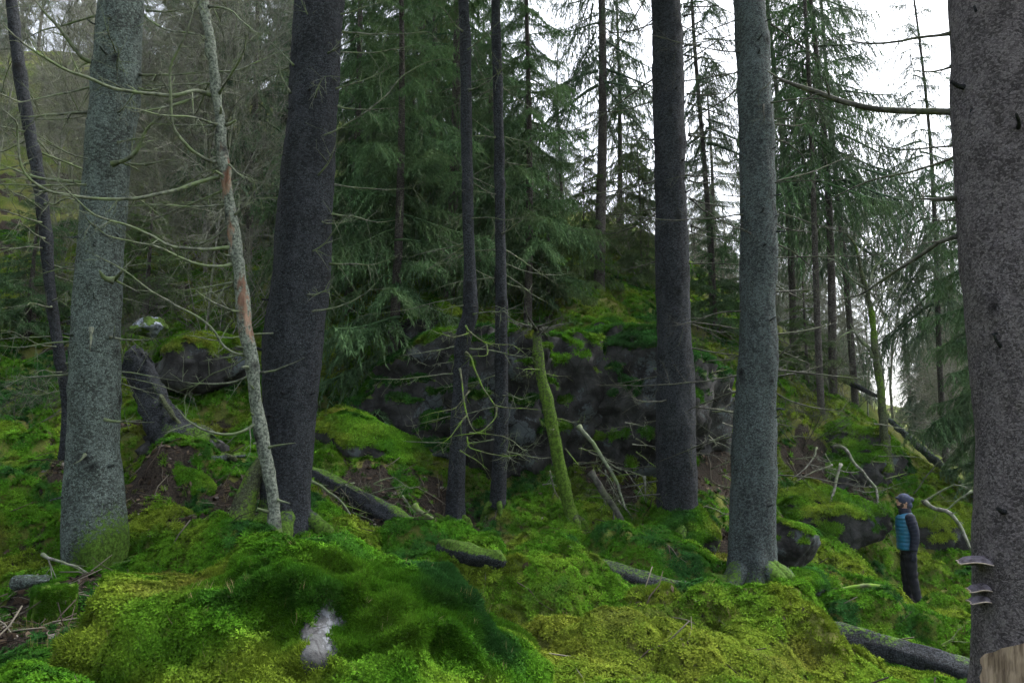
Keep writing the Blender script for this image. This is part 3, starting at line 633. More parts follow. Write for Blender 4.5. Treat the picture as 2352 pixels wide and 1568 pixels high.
def add_branches(root, lst, Y, mat, rad=0.014, tip=0.004, twigs=7, tl=0.3, spread=0.9):
    for item in lst:
        pts = item[0] if isinstance(item, tuple) and isinstance(item[0], list) else item; o = item[1] if isinstance(item, tuple) and isinstance(item[0], list) else {}
        _bs[0] += 7; rg = np.random.default_rng(_bs[0]); dy = o.get('dy', rg.uniform(-spread, spread * .5)); y0 = o.get('y0', Y)
        V, fs = px_branch(pts, y0, y0 + dy, r0=o.get('r', rad), r1=o.get('t', tip), seed=_bs[0], twigs=o.get('tw', twigs), twig_len=tl)
        part('branch', V, fs, M[o.get('m', mat)], root)
def random_branches(root, C, r, n, zlo, zhi, seed, mat, length=(0.5, 1.6), r0=0.010, twigs=9, droop=0.25, az=None):
    rg = np.random.default_rng(seed)
    for i in range(n):
        z = rg.uniform(zlo, zhi); k = int(np.argmin(np.abs(C[:, 2] - z))); a = rg.uniform(0, 6.283) if az is None else rg.choice(az) + rg.normal(0, .5)
        d = np.array([math.cos(a), math.sin(a), 0]); L = rg.uniform(*length); s = np.array([0, .3, .65, 1.0])[:, None]
        pts = C[k] + d * (r[k] * 0.9 + L * s) + np.array([0, 0, 1.0]) * (-droop * L * (s ** 1.3) + rg.uniform(0, .3) * L * s ** 2)
        pts += rg.normal(0, .03 * L, (4, 3)) * s
        V, fs = branch_mesh(pts, r0 * rg.uniform(.7, 1.3), .0025, seed * 31 + i, twigs, 0.22 * L + .08); part('branch', V, fs, M[mat], root)
def tree(name, label, edges, Y, mat, seed, top=None, cat='tree', group=None, sides=44, wig=.012, **k):
    C, r = edge_trunk(edges, Y, top, wig=wig); b = P((edges[0][1] + edges[0][2]) / 2, edges[0][0], Y)
    root = empty(name, b, label, cat, group); V, fs, at = trunk_mesh(C, r, sides, seed, base_z=min(b[2], H1(b[0], b[1]) + .03), **k); part('trunk', V, fs, M[mat], root, at)
    return root, C, r

YA, YB, YC, YG, YH, YI = 8.0, 9.0, 7.7, 12.0, 10.5, 4.6
tA, CA, rA = tree('spruce_tree', 'thick lichen grey spruce trunk with mossy foot at left', [(1305,165,270),(1250,152,285),(1200,152,283),(1000,158,271),(800,166,271),(600,180,279),(400,197,291),(200,214,318),(0,236,330)], YA, 'bark_grey', 101, top=15,
   sides=72, flare=.6, flare_h=.25, moss_h=.5, moss_side=(.9, -.35, 0), knots=34)
add_branches(tA, [
  (cr([(600,380),(520,370),(450,290),(400,220),(340,150),(260,70),(215,0)]), dict(r=.024, t=.015, dy=-.5)), cr([(850,460),(1000,460),(1150,455),(1280,440)]), (cr([(545,690),(440,695),(320,700),(200,715),(60,705)]), dict(r=.018)),
  (cr([(530,1115),(400,1110),(280,1095),(180,1075),(90,1040),(0,1010)]), dict(r=.020)), (cr([(690,1005),(790,970),(850,900),(900,790),(960,740),(1020,690)]), dict(r=.026, dy=-.3, y0=7.8)), cr([(900,65),(1000,70),(1180,50)]), cr([(890,100),(960,150),(1050,190),(1200,210),(1250,220)]),
  cr([(620,80),(500,120),(380,160),(250,190),(120,260)]), cr([(600,360),(640,430),(660,480)]), (cr([(700,340),(650,330),(625,300),(615,280)], 0, 516.8), dict(r=.030, t=.022, tw=0, dy=-.12, y0=7.72)), (cr([(700,335),(760,270),(830,200),(890,150)], 0, 516.8), dict(r=.017, dy=-.3, y0=7.75)),
  (cr([(560,630),(558,700),(548,775)], 0, 516.8), dict(r=.018, t=.014, tw=0, dy=-.1, y0=7.72)), (cr([(640,1190),(720,1205),(800,1185),(830,1150)], 0, 516.8), dict(r=.013, tw=2, y0=7.74, dy=-.2)), (cr([(700,1200),(830,1206),(950,1208)], 0, 516.8), dict(r=.008, tw=0, y0=7.74, dy=-.2)),
  (cr([(520,1405),(490,1440),(440,1465)], 0, 516.8), dict(r=.014, tw=0, y0=7.72, dy=-.15)), cr([(760,1160),(880,1170),(1000,1150),(1120,1140)], 0, -60), cr([(800,520),(900,560),(1000,540),(1200,500)]), (cr([(590,520),(440,560),(300,590),(170,620),(0,640)]), dict(r=.012))], YA, 'dead_branch', .013, .004)
random_branches(tA, CA, rA, 18, 2.2, 6.8, 5, 'dead_branch', (.5, 1.4))
tB, CB, rB = tree('spruce_tree', 'thick dark leaning spruce trunk left of centre behind the peeling trunk', [(1235,598,712),(1100,604,714),(1000,606,718),(900,604,728),(800,606,740),(600,630,757),(400,650,765),(200,668,778),(0,681,789)], YB, 'bark_dark', 103, top=16, sides=72, flare=.25, flare_h=.35, moss_h=.35, moss_side=(-.95, -.2, 0), knots=30)
add_branches(tB, [cr(p, 588) for p in [
  [(520,90),(620,60),(740,20),(830,0)], [(530,195),(680,210),(900,210),(1050,200),(1120,250)], [(520,320),(720,325),(860,300),(1000,270)], [(490,545),(600,515),(740,460),(860,400)],
  [(400,840),(520,780),(680,680),(800,580),(880,480),(990,410),(1100,365),(1250,370)], [(500,650),(600,670),(750,670),(900,655)], [(480,1130),(640,1150),(760,1160),(960,1155)], [(465,1310),(600,1330),(750,1360),(880,1340)], [(390,1355),(480,1370),(620,1345)],
  [(370,1085),(440,1000),(480,900),(500,800)], [(300,1560),(400,1510),(470,1430),(540,1330),(570,1290)]]] + [cr(p, 588, 516.8) for p in [[(450,238),(600,240),(720,240),(850,200)], [(300,535),(430,515),(560,480),(680,410),(780,300)]]] +
  [cr(p, 588) for p in [[(340,130),(300,60),(270,0)], [(370,300),(380,400),(420,250),(440,120)], [(230,400),(160,330),(100,270),(0,215)], [(210,570),(160,480),(130,380),(100,290)]]], YB - .2, 'dead_branch', .011, .003, spread=.5)
random_branches(tB, CB, rB, 10, 2.5, 7.4, 6, 'dead_branch', (.4, 1.2))
# mossy buttress root at the foot of the dark trunk
Vr, Fr = tube(catmull([P(640, 1010, YB - .05), P(590, 1080, YB - .12), P(560, 1160, YB - .2), P(545, 1250, YB - .3), P(530, 1300, YB - .35)], 26), np.linspace(.05, .19, 26), 22)
Vr = Vr + np.stack([fbm(Vr * 6, 3, 50 + i) for i in range(3)], 1) * .03
part('buttress_root', Vr, Fr, M['bark_mossy'], tB, {'mossw': np.clip(.5 + .5 * fbm(Vr * 4, 2, 9), 0, 1), 'knot': np.zeros(len(Vr))})
def peel_fn(z): return 0.25 + 0.32 * vn(np.stack([z * 1.3, z * 0 + 3.3, z * 0], 1), 4) 
eC = [(v_, (a_ + b_) / 2 - (b_ - a_) * .42, (a_ + b_) / 2 + (b_ - a_) * .42) for v_, a_, b_ in [(1255,612,652),(1150,607,640),(1050,592,626),(950,576,608),(860,566,598),(800,556,592),(740,549,583),(680,540,572),(600,531,563),(540,521,553),(480,511,542),(420,506,532),(360,498,528),(280,493,521),(180,481,505),(60,467,490),(0,460,482)]]
tC, CC, rC = tree('dead_pine', 'slender pale dead trunk with peeling bark in front of dark trunk', eC, YC, 'peeling', 107, top=8.5, wig=.05, amp=.012, sides=32, flare=.15, flare_h=.2, knots=26, moss_h=.25, lump=.012, peel=peel_fn)
add_branches(tC, [
  (cr([(1290,580),(1200,555),(1060,580),(840,565),(690,540),(540,480),(400,430),(280,360),(130,250),(0,130)]), dict(r=.022, t=.007, dy=-1.2, tw=14)), (cr([(1270,570),(1180,600),(1050,650),(900,680),(800,690)]), dict(r=.018, dy=-.5)),
  (cr([(1350,1080),(1200,1120),(1100,1160),(1000,1185),(840,1215),(600,1218),(420,1195),(280,1160),(180,1090),(120,980),(105,800),(100,740),(0,650)]), dict(r=.021, t=.005, dy=-1.3, tw=14)),
  (cr([(1350,985),(1290,990),(1200,940),(1150,900),(1070,800),(1050,700),(1045,560),(1040,420),(1090,300),(1140,200),(1190,60),(1250,0)]), dict(r=.019, t=.006, dy=-.8, tw=10)),
  (cr([(1410,1515),(1250,1525),(1050,1510),(920,1440),(780,1380),(650,1345),(540,1290),(430,1190),(330,1090)]), dict(r=.018, dy=-.9, tw=12)),
  (cr([(1420,240),(1320,250),(1180,230),(1080,190),(960,130),(780,95),(650,60),(570,0)], 0, 516.8), dict(r=.016, dy=-.8, tw=10)), cr([(1480,530),(1400,515),(1300,470),(1230,420),(1180,365)], 0, 516.8),
  (cr([(1510,790),(1440,785),(1370,730),(1300,630),(1200,560),(1050,480),(900,380),(750,270),(600,190),(530,155)], 0, 516.8), dict(r=.013, dy=-.6)), cr([(1530,925),(1430,965),(1310,975),(1180,965),(1120,960)], 0, 516.8), (cr([(1568,1215),(1480,1260),(1380,1280),(1250,1250),(1150,1190),(1070,1100)], 0, 516.8), dict(r=.016, dy=-.4)),
  (cr([(20,905),(110,890),(200,855),(300,808)], 588, 516.8), dict(tw=0, r=.011, dy=-.2)), (cr([(70,1365),(150,1345),(245,1335)], 588, 516.8), dict(tw=0, r=.012, t=.008, dy=-.1)), (cr([(120,440),(215,468)], 588, 980), dict(tw=0, r=.014, t=.01, dy=-.1)),
  cr([(1340,575),(1420,450),(1490,330),(1510,200)]), cr([(1420,1330),(1500,1260),(1550,1150),(1568,1050)]), cr([(1390,1000),(1460,1060),(1568,1110)]), cr([(1310,440),(1450,430),(1600,370),(1700,320)]), cr([(1280,40),(1400,60),(1500,150),(1600,220)])], YC, 'dead_branch', .012, .0035, 6, .32)
random_branches(tC, CC, rC, 14, 2.0, 6.3, 8, 'dead_branch', (.5, 1.3), az=[3.1, 2.6])
tD, CD, rD = tree('young_spruce', 'thin dark trunk at the far left edge beside grey spruce', [(960,142,166),(900,138,160),(700,108,132),(440,80,106),(200,38,64),(0,14,36)], 9.6, 'bark_dark', 109, top=9, sides=20, flare=.2, knots=12, lump=.008, amp=.005)
random_branches(tD, CD, rD, 30, 2.2, 7.2, 9, 'dead_branch', (.6, 1.9))
eE1 = [(1210,1022,1066),(1100,1028,1068),(950,1036,1072),(860,1042,1074),(800,1044,1078),(760,1050,1086),(725,1063,1096),(680,1064,1096),(600,1064,1092),(400,1060,1086),(200,1058,1083),(0,1054,1078)]
tE, CE, rE = tree('spruce_tree', 'thin bent trunk with mossy dead branches in front of rock face', eE1, 11.6, 'bark_dark', 113, top=13, sides=24, flare=.25, knots=16, lump=.012, amp=.006)
ME = lambda p: cr(p, 689, 689, .293)
add_branches(tE, [(ME(p), dict(m='dead_mossy', dy=d, r=r0)) for p, d, r0 in [
  ([(1300,410),(1340,450),(1380,560),(1430,680),(1500,780),(1550,830),(1720,850),(1900,860)], -.5, .016), ([(1255,540),(1265,620),(1280,750),(1310,900),(1360,1020),(1400,1040)], -.5, .015), ([(1540,840),(1530,920),(1480,980),(1400,1040),(1250,1060),(1170,1080)], -.3, .013),
  ([(1330,1040),(1450,1050),(1590,1065),(1650,1110)], -.3, .012), ([(1310,1070),(1320,1140),(1360,1165),(1560,1220),(1760,1205)], -.3, .011), ([(1340,255),(1300,270),(1200,290),(1080,260),(1000,220)], -.4, .013), ([(1300,200),(1340,260),(1450,330),(1550,350),(1680,360),(1810,460)], -.3, .013),
  ([(1330,710),(1220,840),(1140,860),(1050,880),(930,920)], -.4, .011), ([(1250,1175),(1380,1250),(1490,1340)], -.4, .010), ([(1310,900),(1240,980),(1170,1080),(1050,1150)], -.4, .009), ([(1460,340),(1470,430),(1360,440)], -.3, .009)]], 11.5, 'dead_mossy', .012, .004, 6, .25)
random_branches(tE, CE, rE, 24, 2.5, 8.5, 10, 'dead_branch', (.5, 1.5))
tE2, CE2, rE2 = tree('spruce_tree', 'thin straight trunk just right of the bent one', [(1210,1120,1158),(1000,1134,1166),(800,1137,1166),(600,1138,1162),(400,1136,1159),(200,1132,1154),(0,1128,1149)], 11.9, 'bark_dark', 127, top=13, sides=24, flare=.25, knots=16, lump=.01, amp=.006)
random_branches(tE2, CE2, rE2, 26, 1.6, 8.5, 11, 'dead_branch', (.5, 1.6))
tF, CF, rF = tree('mossy_snag', 'leaning broken snag thickly coated in bright green moss', [(1262,1314,1354),(1150,1290,1319),(1050,1266,1295),(950,1250,1278),(870,1232,1257),(800,1224,1247),(768,1224,1242),(752,1229,1236)], 11.7, 'bark_mossy', 131, sides=28, flare=.35, flare_h=.2, moss_h=4.0, knots=8, lump=.02, amp=.014)
random_branches(tF, CF, rF, 6, 2.0, 3.2, 12, 'dead_mossy', (.3, .8))
random_branches(tF, CF, rF, 9, 3.5, 3.9, 13, 'dead_dark', (.2, .7), r0=.02, droop=-.1)
tG, CG, rG = tree('spruce_tree', 'dark straight spruce trunk right of centre rising behind mossy rock', [(1290,1512,1606),(1150,1510,1604),(1000,1506,1598),(850,1507,1590),(700,1508,1584),(400,1504,1575),(200,1500,1570),(0,1496,1564)], YG, 'bark_dark', 137, top=18, sides=60, flare=.15, moss_h=.2, knots=30)
G3 = lambda p: cr(p, 1176, 0)
add_branches(tG, [(G3(p), dict(dy=d)) for p, d in [([(1050,45),(1200,40),(1350,20)], -.3), ([(1050,100),(1130,80),(1200,90)], -.3), ([(1060,280),(1150,260),(1250,240),(1370,215)], .4), ([(1060,380),(1160,320),(1280,240),(1400,200)], .5), ([(1060,340),(1250,370),(1380,390)], .4), ([(1070,575),(1200,580),(1380,560)], .3),
  ([(1075,630),(1160,660),(1300,710),(1400,750)], .3), ([(1080,820),(1200,800),(1400,760)], .2), ([(1080,830),(1250,850),(1400,870)], .3), ([(1085,1105),(1150,1120),(1250,1110)], .2), ([(1090,1215),(1200,1250),(1400,1275)], .3), ([(1090,1215),(1180,1290),(1300,1360),(1460,1430)], .3), ([(1095,1380),(1200,1420),(1280,1440)], .2),
  ([(870,855),(780,850),(700,820)], -.3), ([(870,620),(740,660),(600,685),(400,690)], -.4), ([(870,480),(700,600),(580,690),(420,780),(270,830)], .5), ([(880,1110),(780,1135),(600,1175),(450,1185),(330,1150)], -.4), ([(900,-60),(820,0),(740,120),(660,250),(620,330),(620,450),(590,650)], .4)]], YG, 'dead_dark', .014, .004, 12, .35)
random_branches(tG, CG, rG, 26, 1.2, 9, 14, 'dead_dark', (.6, 2.0), twigs=12, az=[0, 3.14, 0.4, 2.7])
tH, CH, rH = tree('spruce_tree', 'grey straight spruce trunk with mossy roots right of centre', [(1375,1672,1790),(1300,1674,1785),(1200,1676,1783),(1000,1686,1780),(800,1700,1783),(400,1700,1780),(200,1694,1770),(0,1687,1758)], YH, 'bark_mid', 139, top=17, sides=64, flare=.55, flare_h=.22, moss_h=.38, knots=36)
H4 = lambda p, ov=0: cr(p, 1764, ov)
add_branches(tH, [(H4(p), dict(dy=d)) for p, d in [([(30,1115),(250,1060),(400,1000),(560,930)], .5), ([(40,1370),(150,1410),(330,1420)], .4), ([(20,150),(120,220),(250,320),(330,420)], .5), ([(20,760),(150,770),(280,750)], .3), ([(30,850),(120,880),(210,950),(230,1050)], .2)]] +
  [(H4(p, 516.8), dict(dy=d)) for p, d in [([(40,110),(160,170),(270,270),(290,370),(250,430)], .2), ([(40,670),(200,650),(330,620),(450,580)], .4), ([(20,850),(100,770),(180,680)], -.3), ([(40,410),(180,400),(290,395)], .3), ([(30,1020),(150,1080),(300,1120),(450,1140)], .4), ([(20,930),(200,900),(350,850)], .4)]] +
  [(G3(p), dict(dy=d, y0=YH - .22)) for p, d in [([(1540,640),(1550,740)], -.1), ([(1460,1430),(1400,1400),(1330,1370)], -.3)]], YH, 'dead_dark', .013, .004, 10, .32)
random_branches(tH, CH, rH, 24, 1.4, 8.6, 15, 'dead_dark', (.5, 2.0), twigs=12, az=[0, 3.14, 0.3, 2.8])
tI, CI, rI = tree('spruce_tree', 'massive reddish grey trunk with bracket fungi cut off by right edge', [(1720,2235,2500),(1568,2245,2490),(1400,2253,2480),(1100,2250,2470),(850,2240,2462),(650,2226,2450),(450,2215,2440),(200,2200,2425),(0,2190,2412)], YI, 'bark_brown', 149, top=12, sides=110, flare=.1, knots=26, amp=.006, lump=.022)
add_branches(tI, [(H4([(1170,685),(1050,682),(850,685),(650,670),(500,635),(350,590),(200,535),(60,475),(0,440)]), dict(r=.024, t=.013, dy=.4, tw=6)), (H4([(1120,205),(1000,220),(850,245),(650,265),(520,250),(410,215)]), dict(r=.011, dy=.5)), (H4([(1215,1222),(1100,1215),(1000,1216),(905,1221)]), dict(r=.021, t=.006, tw=1, dy=-.1)),
  (H4([(1170,890),(1000,910),(800,920),(650,890),(520,850)]), dict(r=.007, dy=.4)), (H4([(1170,950),(1050,1000),(850,1060),(650,1105),(450,1180),(250,1280)]), dict(r=.008, dy=.5)), (H4([(1210,60),(1080,90),(950,180),(800,270),(640,370),(560,430),(400,470)], 516.8), dict(r=.014, t=.005, dy=.6, tw=5)),
  (H4([(1150,400),(1050,425),(960,440),(880,420)]), dict(r=.008, dy=.3)), (H4([(1180,1350),(1080,1355),(980,1350),(880,1330)]), dict(r=.006, dy=.3))], YI + .1, 'dead_dark', .008, .003, 5, .16)

for (tr, Cc, rc, sd_, mt, azs) in [(tA, CA, rA, 81, 'bark_grey', (-.35, -2.6, .4, 3.4)), (tB, CB, rB, 82, 'bark_dark', (-.5, -1.5, -2.5)), (tG, CG, rG, 83, 'bark_dark', (-.6, -1.6, -2.6)), (tH, CH, rH, 84, 'bark_mid', (-.3, -1.0, -1.9, -2.8, .4)), (tE, CE, rE, 85, 'bark_dark', (-.6, -2.2)), (tE2, CE2, rE2, 86, 'bark_dark', (-1.0, -2.6)), (tF, CF, rF, 87, 'bark_mossy', (-.3, -1.2, -2.6))]:
    rg = np.random.default_rng(sd_); bz = H1(tr.location[0], tr.location[1]); k = int(np.argmin(np.abs(Cc[:, 2] - bz)))
    for a0 in azs:
        a = a0 + rg.normal(0, .2); d = np.array([math.cos(a), math.sin(a)]); R0 = rc[k]; pts = []
        for q in (.55, 1.0, 1.5, 2.1, 2.8, 3.4):
            x, y = Cc[k][0] + d[0] * R0 * q, Cc[k][1] + d[1] * R0 * q; g = H1(x, y); pts.append((x, y, max(g - .01, bz + R0 * .85 * (1 - (q - .55) / 1.3)) if q < 1.8 else g - .02 - .03 * (q - 2)))
        C = catmull(pts, 24); V, fs = tube(C, R0 * np.interp(np.linspace(0, 1, 24), [0, .4, 1], [.42, .30, .10]), 14); V += np.stack([fbm(V * 9, 3, sd_ + i) for i in range(3)], 1) * .02
        part('root', V, fs, M[mt], tr, {'mossw': np.clip(.62 + .6 * fbm(V * 3, 2, sd_ + 7), 0, 1), 'knot': np.zeros(len(V))})
for (tr, Cc, rc, z0, z1, sd_, nn, mt) in [(tA, CA, rA, 1.0, 6.5, 71, 22, 'bark_grey'), (tB, CB, rB, 1.3, 7.2, 72, 22, 'bark_dark'), (tG, CG, rG, 1.0, 9, 73, 20, 'bark_dark'), (tH, CH, rH, .6, 8, 74, 26, 'bark_mid'), (tI, CI, rI, .5, 4.4, 75, 14, 'bark_dark'), (tC, CC, rC, 1.0, 6, 76, 14, 'dead_branch')]:
    rg = np.random.default_rng(sd_)
    for i in range(nn):      # snapped branch stubs
        z = rg.uniform(z0, z1); k = int(np.argmin(np.abs(Cc[:, 2] - z))); a = rg.uniform(3.3, 6.1); d = np.array([math.cos(a), math.sin(a), rg.uniform(-.3, .4)]); L = rg.uniform(.03, .14); b0 = Cc[k] + d * rc[k] * .92
        V, fs = tube(catmull([b0, b0 + d * L * .5, b0 + d * L + rg.normal(0, .015, 3)], 6), np.linspace(.016, .009, 6) * rg.uniform(.6, 1.2), 7); part('branch_stub', V, fs, M[mt], tr, {'mossw': np.zeros(len(V)), 'knot': np.full(len(V), .3)})

# ------------------------------------------------------------------ bracket fungi and bare wood on the right trunk
fungm = flat('fungus_top', (0.035, 0.03, 0.034), (0.12, 0.11, 0.13), 28); fungr = flat('fungus_rim', (0.22, 0.18, 0.15), (0.42, 0.36, 0.31), 60)
def bracket(parent, at, w, d, h):
    n, k = 20, 9; V = []; a = np.linspace(math.pi * .5, math.pi * 1.5, n); prof = [(.05, h * .9), (.45, h * .75), (.75, h * .45), (.95, h * .12), (1.0, -h * .1), (.9, -h * .28), (.6, -h * .3), (.3, -h * .32), (.05, -h * .35)]
    for ang in a:
        for q, z in prof: V.append((at[0] + math.cos(ang) * d * q * (1 + .10 * math.sin(5 * ang + h * 90) + .05 * math.sin(11 * ang)), at[1] + math.sin(ang) * w * q, at[2] + z + .008 * math.sin(4 * ang + w * 50) + .006 * math.sin(18 * q)))
    V = np.array(V); Fq = grid_faces(n, k, False); o = part('bracket_fungus', V[:], Fq[:, ::-1], fungm, parent)
    rim = [V[i * k + 4] * 1 for i in range(n)]; Vt, Ft = tube(np.array(rim), .0035, 6); rr_ = link('pale_rim', mesh('pale_rim', Vt - np.array(parent.location), Ft, fungr), o)
for (u, v, w, d, h) in [(2250, 1289, .08, .15, .022), (2252, 1352, .06, .10, .02), (2252, 1379, .055, .10, .016)]:
    p = P(u, v, YI - .05); p[0] += .03; bracket(tI, p, w, d, h)
t_ = NT('bare_wood'); _g = t_.noise(26, 4, .6, stretch=(1, 1, .06)); woodm = t_.pbr(t_.mix(t_.ramp(_g, .3, .7), (0.07, .05, .035), (.30, .235, .17)), .85, t_.bump(_g, .8, .012), .1)
def bark_patch(u0, u1, v0, v1, nm, mat, lift):
    kk = 18; V = []
    for i in range(kk):
        for j in range(kk):
            v = v0 + (v1 - v0) * i / (kk - 1); w = min(1, .35 + i * .12); u = u1 - (u1 - u0) * (1 - j / (kk - 1)) * w + 4 * math.sin(i * 1.7) * (1 - j / (kk - 1))
            z = P(u, v, YI)[2]; q = int(np.argmin(np.abs(CI[:, 2] - z))); c, rad = CI[q], rI[q]; x = P(u, v, YI - rad * .8)[0]; dx = np.clip((x - c[0]) / rad, -.98, .98)
            V.append((x, c[1] - math.sqrt(1 - dx * dx) * (rad + lift), P(u, v, YI - rad * .8)[2]))
    part(nm, np.array(V), grid_faces(kk, kk, False), mat, tI)
bark_patch(2296, 2400, 1462, 1650, 'bare_wood_patch', woodm, .016)

# ------------------------------------------------------------------ stumps, snags, logs, fallen sticks
def log(name, label, pxs, r0, r1, seed, mat='bark_dark', moss=.35, cat='log', sides=26, moss_k=1.0):
    pts = [] if isinstance(pxs, list) else [pxs[0], (pxs[0] + pxs[1]) / 2, pxs[1]]
    for i, (u, v, Y) in enumerate(pxs if isinstance(pxs, list) else []):
        rr0 = r0 + (r1 - r0) * i / (len(pxs) - 1); g = onground(u, v + rr0 * F / Y * .55, Y * .8, Y * 1.25); pts.append(P(u, v, min(.5 * Y + .5 * g[1], g[1] - .3 * rr0)))
    pts = np.array(pts); L = np.linalg.norm(np.diff(pts, axis=0), axis=1).sum(); n = int(L / .04) + 4; C = catmull(pts, n); tt = np.linspace(0, 1, n); r = np.linspace(r0, r1, n) * (1 + .16 * fbm(C * 2.0, 2, seed)) * np.minimum(1, .6 + 6 * np.minimum(tt, 1 - tt))
    root = empty(name, C[n // 2] - np.array([0, 0, r0]), label, cat)
    T, N, B = frames(C); V, fs = tube(C, r, sides); D = V - np.vstack([np.repeat(C, sides, 0), C[0], C[-1]]); D /= np.linalg.norm(D, axis=1)[:, None] + 1e-9
    ax = T[n // 2]; al = V @ ax; perp = V - np.outer(al, ax)
    V = V + D * (.034 * fbm(perp * 16 + np.outer(al * 1.6, ax), 3, seed) + .03 * fbm(V * 4, 2, seed + 2))[:, None]
    mw = np.clip(ss(.1, .9, D[:, 2] + .9 * fbm(V * 2.2, 3, seed + 4)) * moss_k, 0, 1) * moss * 2
    part('log_body', V, fs, M[mat], root, {'mossw': mw, 'knot': np.zeros(len(V))})
    return root
log('fallen_log', 'rotten dark fallen log sloping down from the ledge right of dark trunk', LOGS['upper'], .10, .15, 201, 'bark_dark', .3)
log('fallen_log', 'long straight blackened fallen log running past the grey trunk to lower right', LOGS['long'], .15, .16, 203, 'bark_dark', .24)
log('fallen_log', 'short half buried rotten log end between moss mounds at centre', [(1010,1258,9.5),(1080,1274,9.2),(1160,1290,9.0)], .11, .09, 202, 'bark_dark', .45)
log('fallen_log', 'mossy fallen trunk lying along the right hill ridge', [(2040,960,17.6),(2090,1005,17.4),(2140,1050,17.2),(2190,1095,17.0),(2240,1140,16.8)], .08, .11, 205, 'bark_mid', .35)
log('leaning_trunk', 'thin dark leaning trunk slanting across the right slope above ridge', [(1800,800,18.6),(1870,836,18.4),(1940,872,18.2),(2020,912,18.0)], .05, .07, 206, 'bark_dark', .2, sides=14)
log('fallen_log', 'thin mossy log in front of dark ledge near small spruce foot', [(430,1062,10.9),(500,1050,10.7),(560,1044,10.5)], .035, .03, 207, 'bark_mid', .4, sides=12)
log('fallen_log', 'short pale grey log lying by the mossy stump at lower left', [(32,1340,6.9),(70,1332,6.8),(112,1330,6.75)], .045, .035, 208, 'bark_grey', .2, sides=14)
def stump(name, label, u, vb, vt, w, Y, seed, mat='bark_mossy', moss=.7, flare=.3):
    b, t = P(u, vb, Y), P(u, vt, Y); r = w / 2 / upm(b); n = 24; root = empty(name, b, label, 'stump'); z = np.linspace(-.12, t[2] - b[2], n); C = b + np.stack([z * .04, z * 0, z], 1); a = np.arange(30) * 2 * math.pi / 30
    V = []
    for i in range(n):
        for q in a:
            f = 1 + flare * math.exp(-max(z[i], 0) / .12) + .1 * math.sin(5 * q + seed); jag = (.018 * math.sin(3 * q + 1) + .015 * math.sin(7 * q)) if i == n - 1 else 0
            f *= 1 - .22 * max(0, (i / (n - 1) - .78) / .22) ** 2; V.append(C[i] + np.array([math.cos(q) * r * f, math.sin(q) * r * f, jag * (w / 90)]))
    V = np.array(V); V += np.stack([fbm(V * np.array([16, 16, 5]), 3, seed + i) for i in range(3)], 1) * .022; V = np.vstack([V, C[-1] - [0, 0, .03]]); j = np.arange(30)
    part('stump_body', V, [grid_faces(n, 30), np.stack([np.full(30, len(V) - 1), (n - 1) * 30 + j, (n - 1) * 30 + (j + 1) % 30], 1)], M[mat], root, {'mossw': np.full(len(V), moss), 'knot': np.zeros(len(V))})
    k = int(1600 * (w / 90)); ai = rng.uniform(0, 6.28, k); zz = rng.uniform(0, 1, k); top = zz > .72; rad = np.where(top, .8 * r * np.sqrt(rng.uniform(0, 1, k)), r * (1 + flare * np.exp(-zz * (t[2]-b[2]) / .12)) * 1.02)
    p = np.stack([b[0] + np.cos(ai) * rad, b[1] + np.sin(ai) * rad, np.where(top, t[2] - .01, b[2] + zz / .72 * (t[2] - b[2]))], 1); nn = np.stack([np.cos(ai) * ~top, np.sin(ai) * ~top, np.where(top, 1, .25)], 1)
    scatter('moss', p, nn, rng.uniform(.3, .6, k), moss_col(p, -.1), BLADES, root)
    return root
stump('tree_stump', 'knee high sawn stump shaggy with green moss at lower left', 118, 1450, 1346, 80, 6.3, 301)
stump('tree_stump', 'tiny mossy capped stump left of the grey spruce', 93, 1115, 1080, 26, 10.2, 302)
# twisted broken snag left of the leaning trunk
sn = empty('broken_snag', P(420, 1045, 10.9), 'twisted broken dark snag on a black root mound beneath the boulder', 'snag')
C = catmull([P(440, 1060, 10.8), P(395, 1000, 10.9), P(350, 920, 11.0), P(322, 850, 11.0), P(310, 825, 11.0), P(316, 800, 11.0)], 60); Vs, Fs = tube(C, np.interp(np.linspace(0, 1, 60), [0, .3, .7, .95, 1], [.42, .26, .17, .15, .09]), 26)
Vs += np.stack([fbm(Vs * np.array([9, 9, 3]), 4, 60 + i) for i in range(3)], 1) * .11
mwS = np.clip(.15 + .5 * fbm(Vs * 2.5, 2, 66) + .25 * (Vs[:, 0] > C[20][0]), 0, 1); part('snag_trunk', Vs, Fs, M['bark_dark'], sn, {'mossw': mwS, 'knot': np.zeros(len(Vs))})
C = catmull([P(350, 880, 11.0), P(380, 930, 10.8), P(410, 970, 10.7), P(470, 1030, 10.6), P(540, 1055, 10.5)], 40); Vs, Fs = tube(C, np.linspace(.025, .04, 40), 10); Vs += np.stack([fbm(Vs * 8, 3, 70 + i) for i in range(3)], 1) * .03; part('root', Vs, Fs, M['bark_mossy'], sn, {'mossw': np.full(len(Vs), .3), 'knot': np.zeros(len(Vs))})
rb = rock('root_mound', P(425, 1030, 11.1), (.50, .42, .40), 'black peaty root mound under the broken snag', 91, 'rock_dark', 5, moss0=.95, rough=.2, cat='mound')
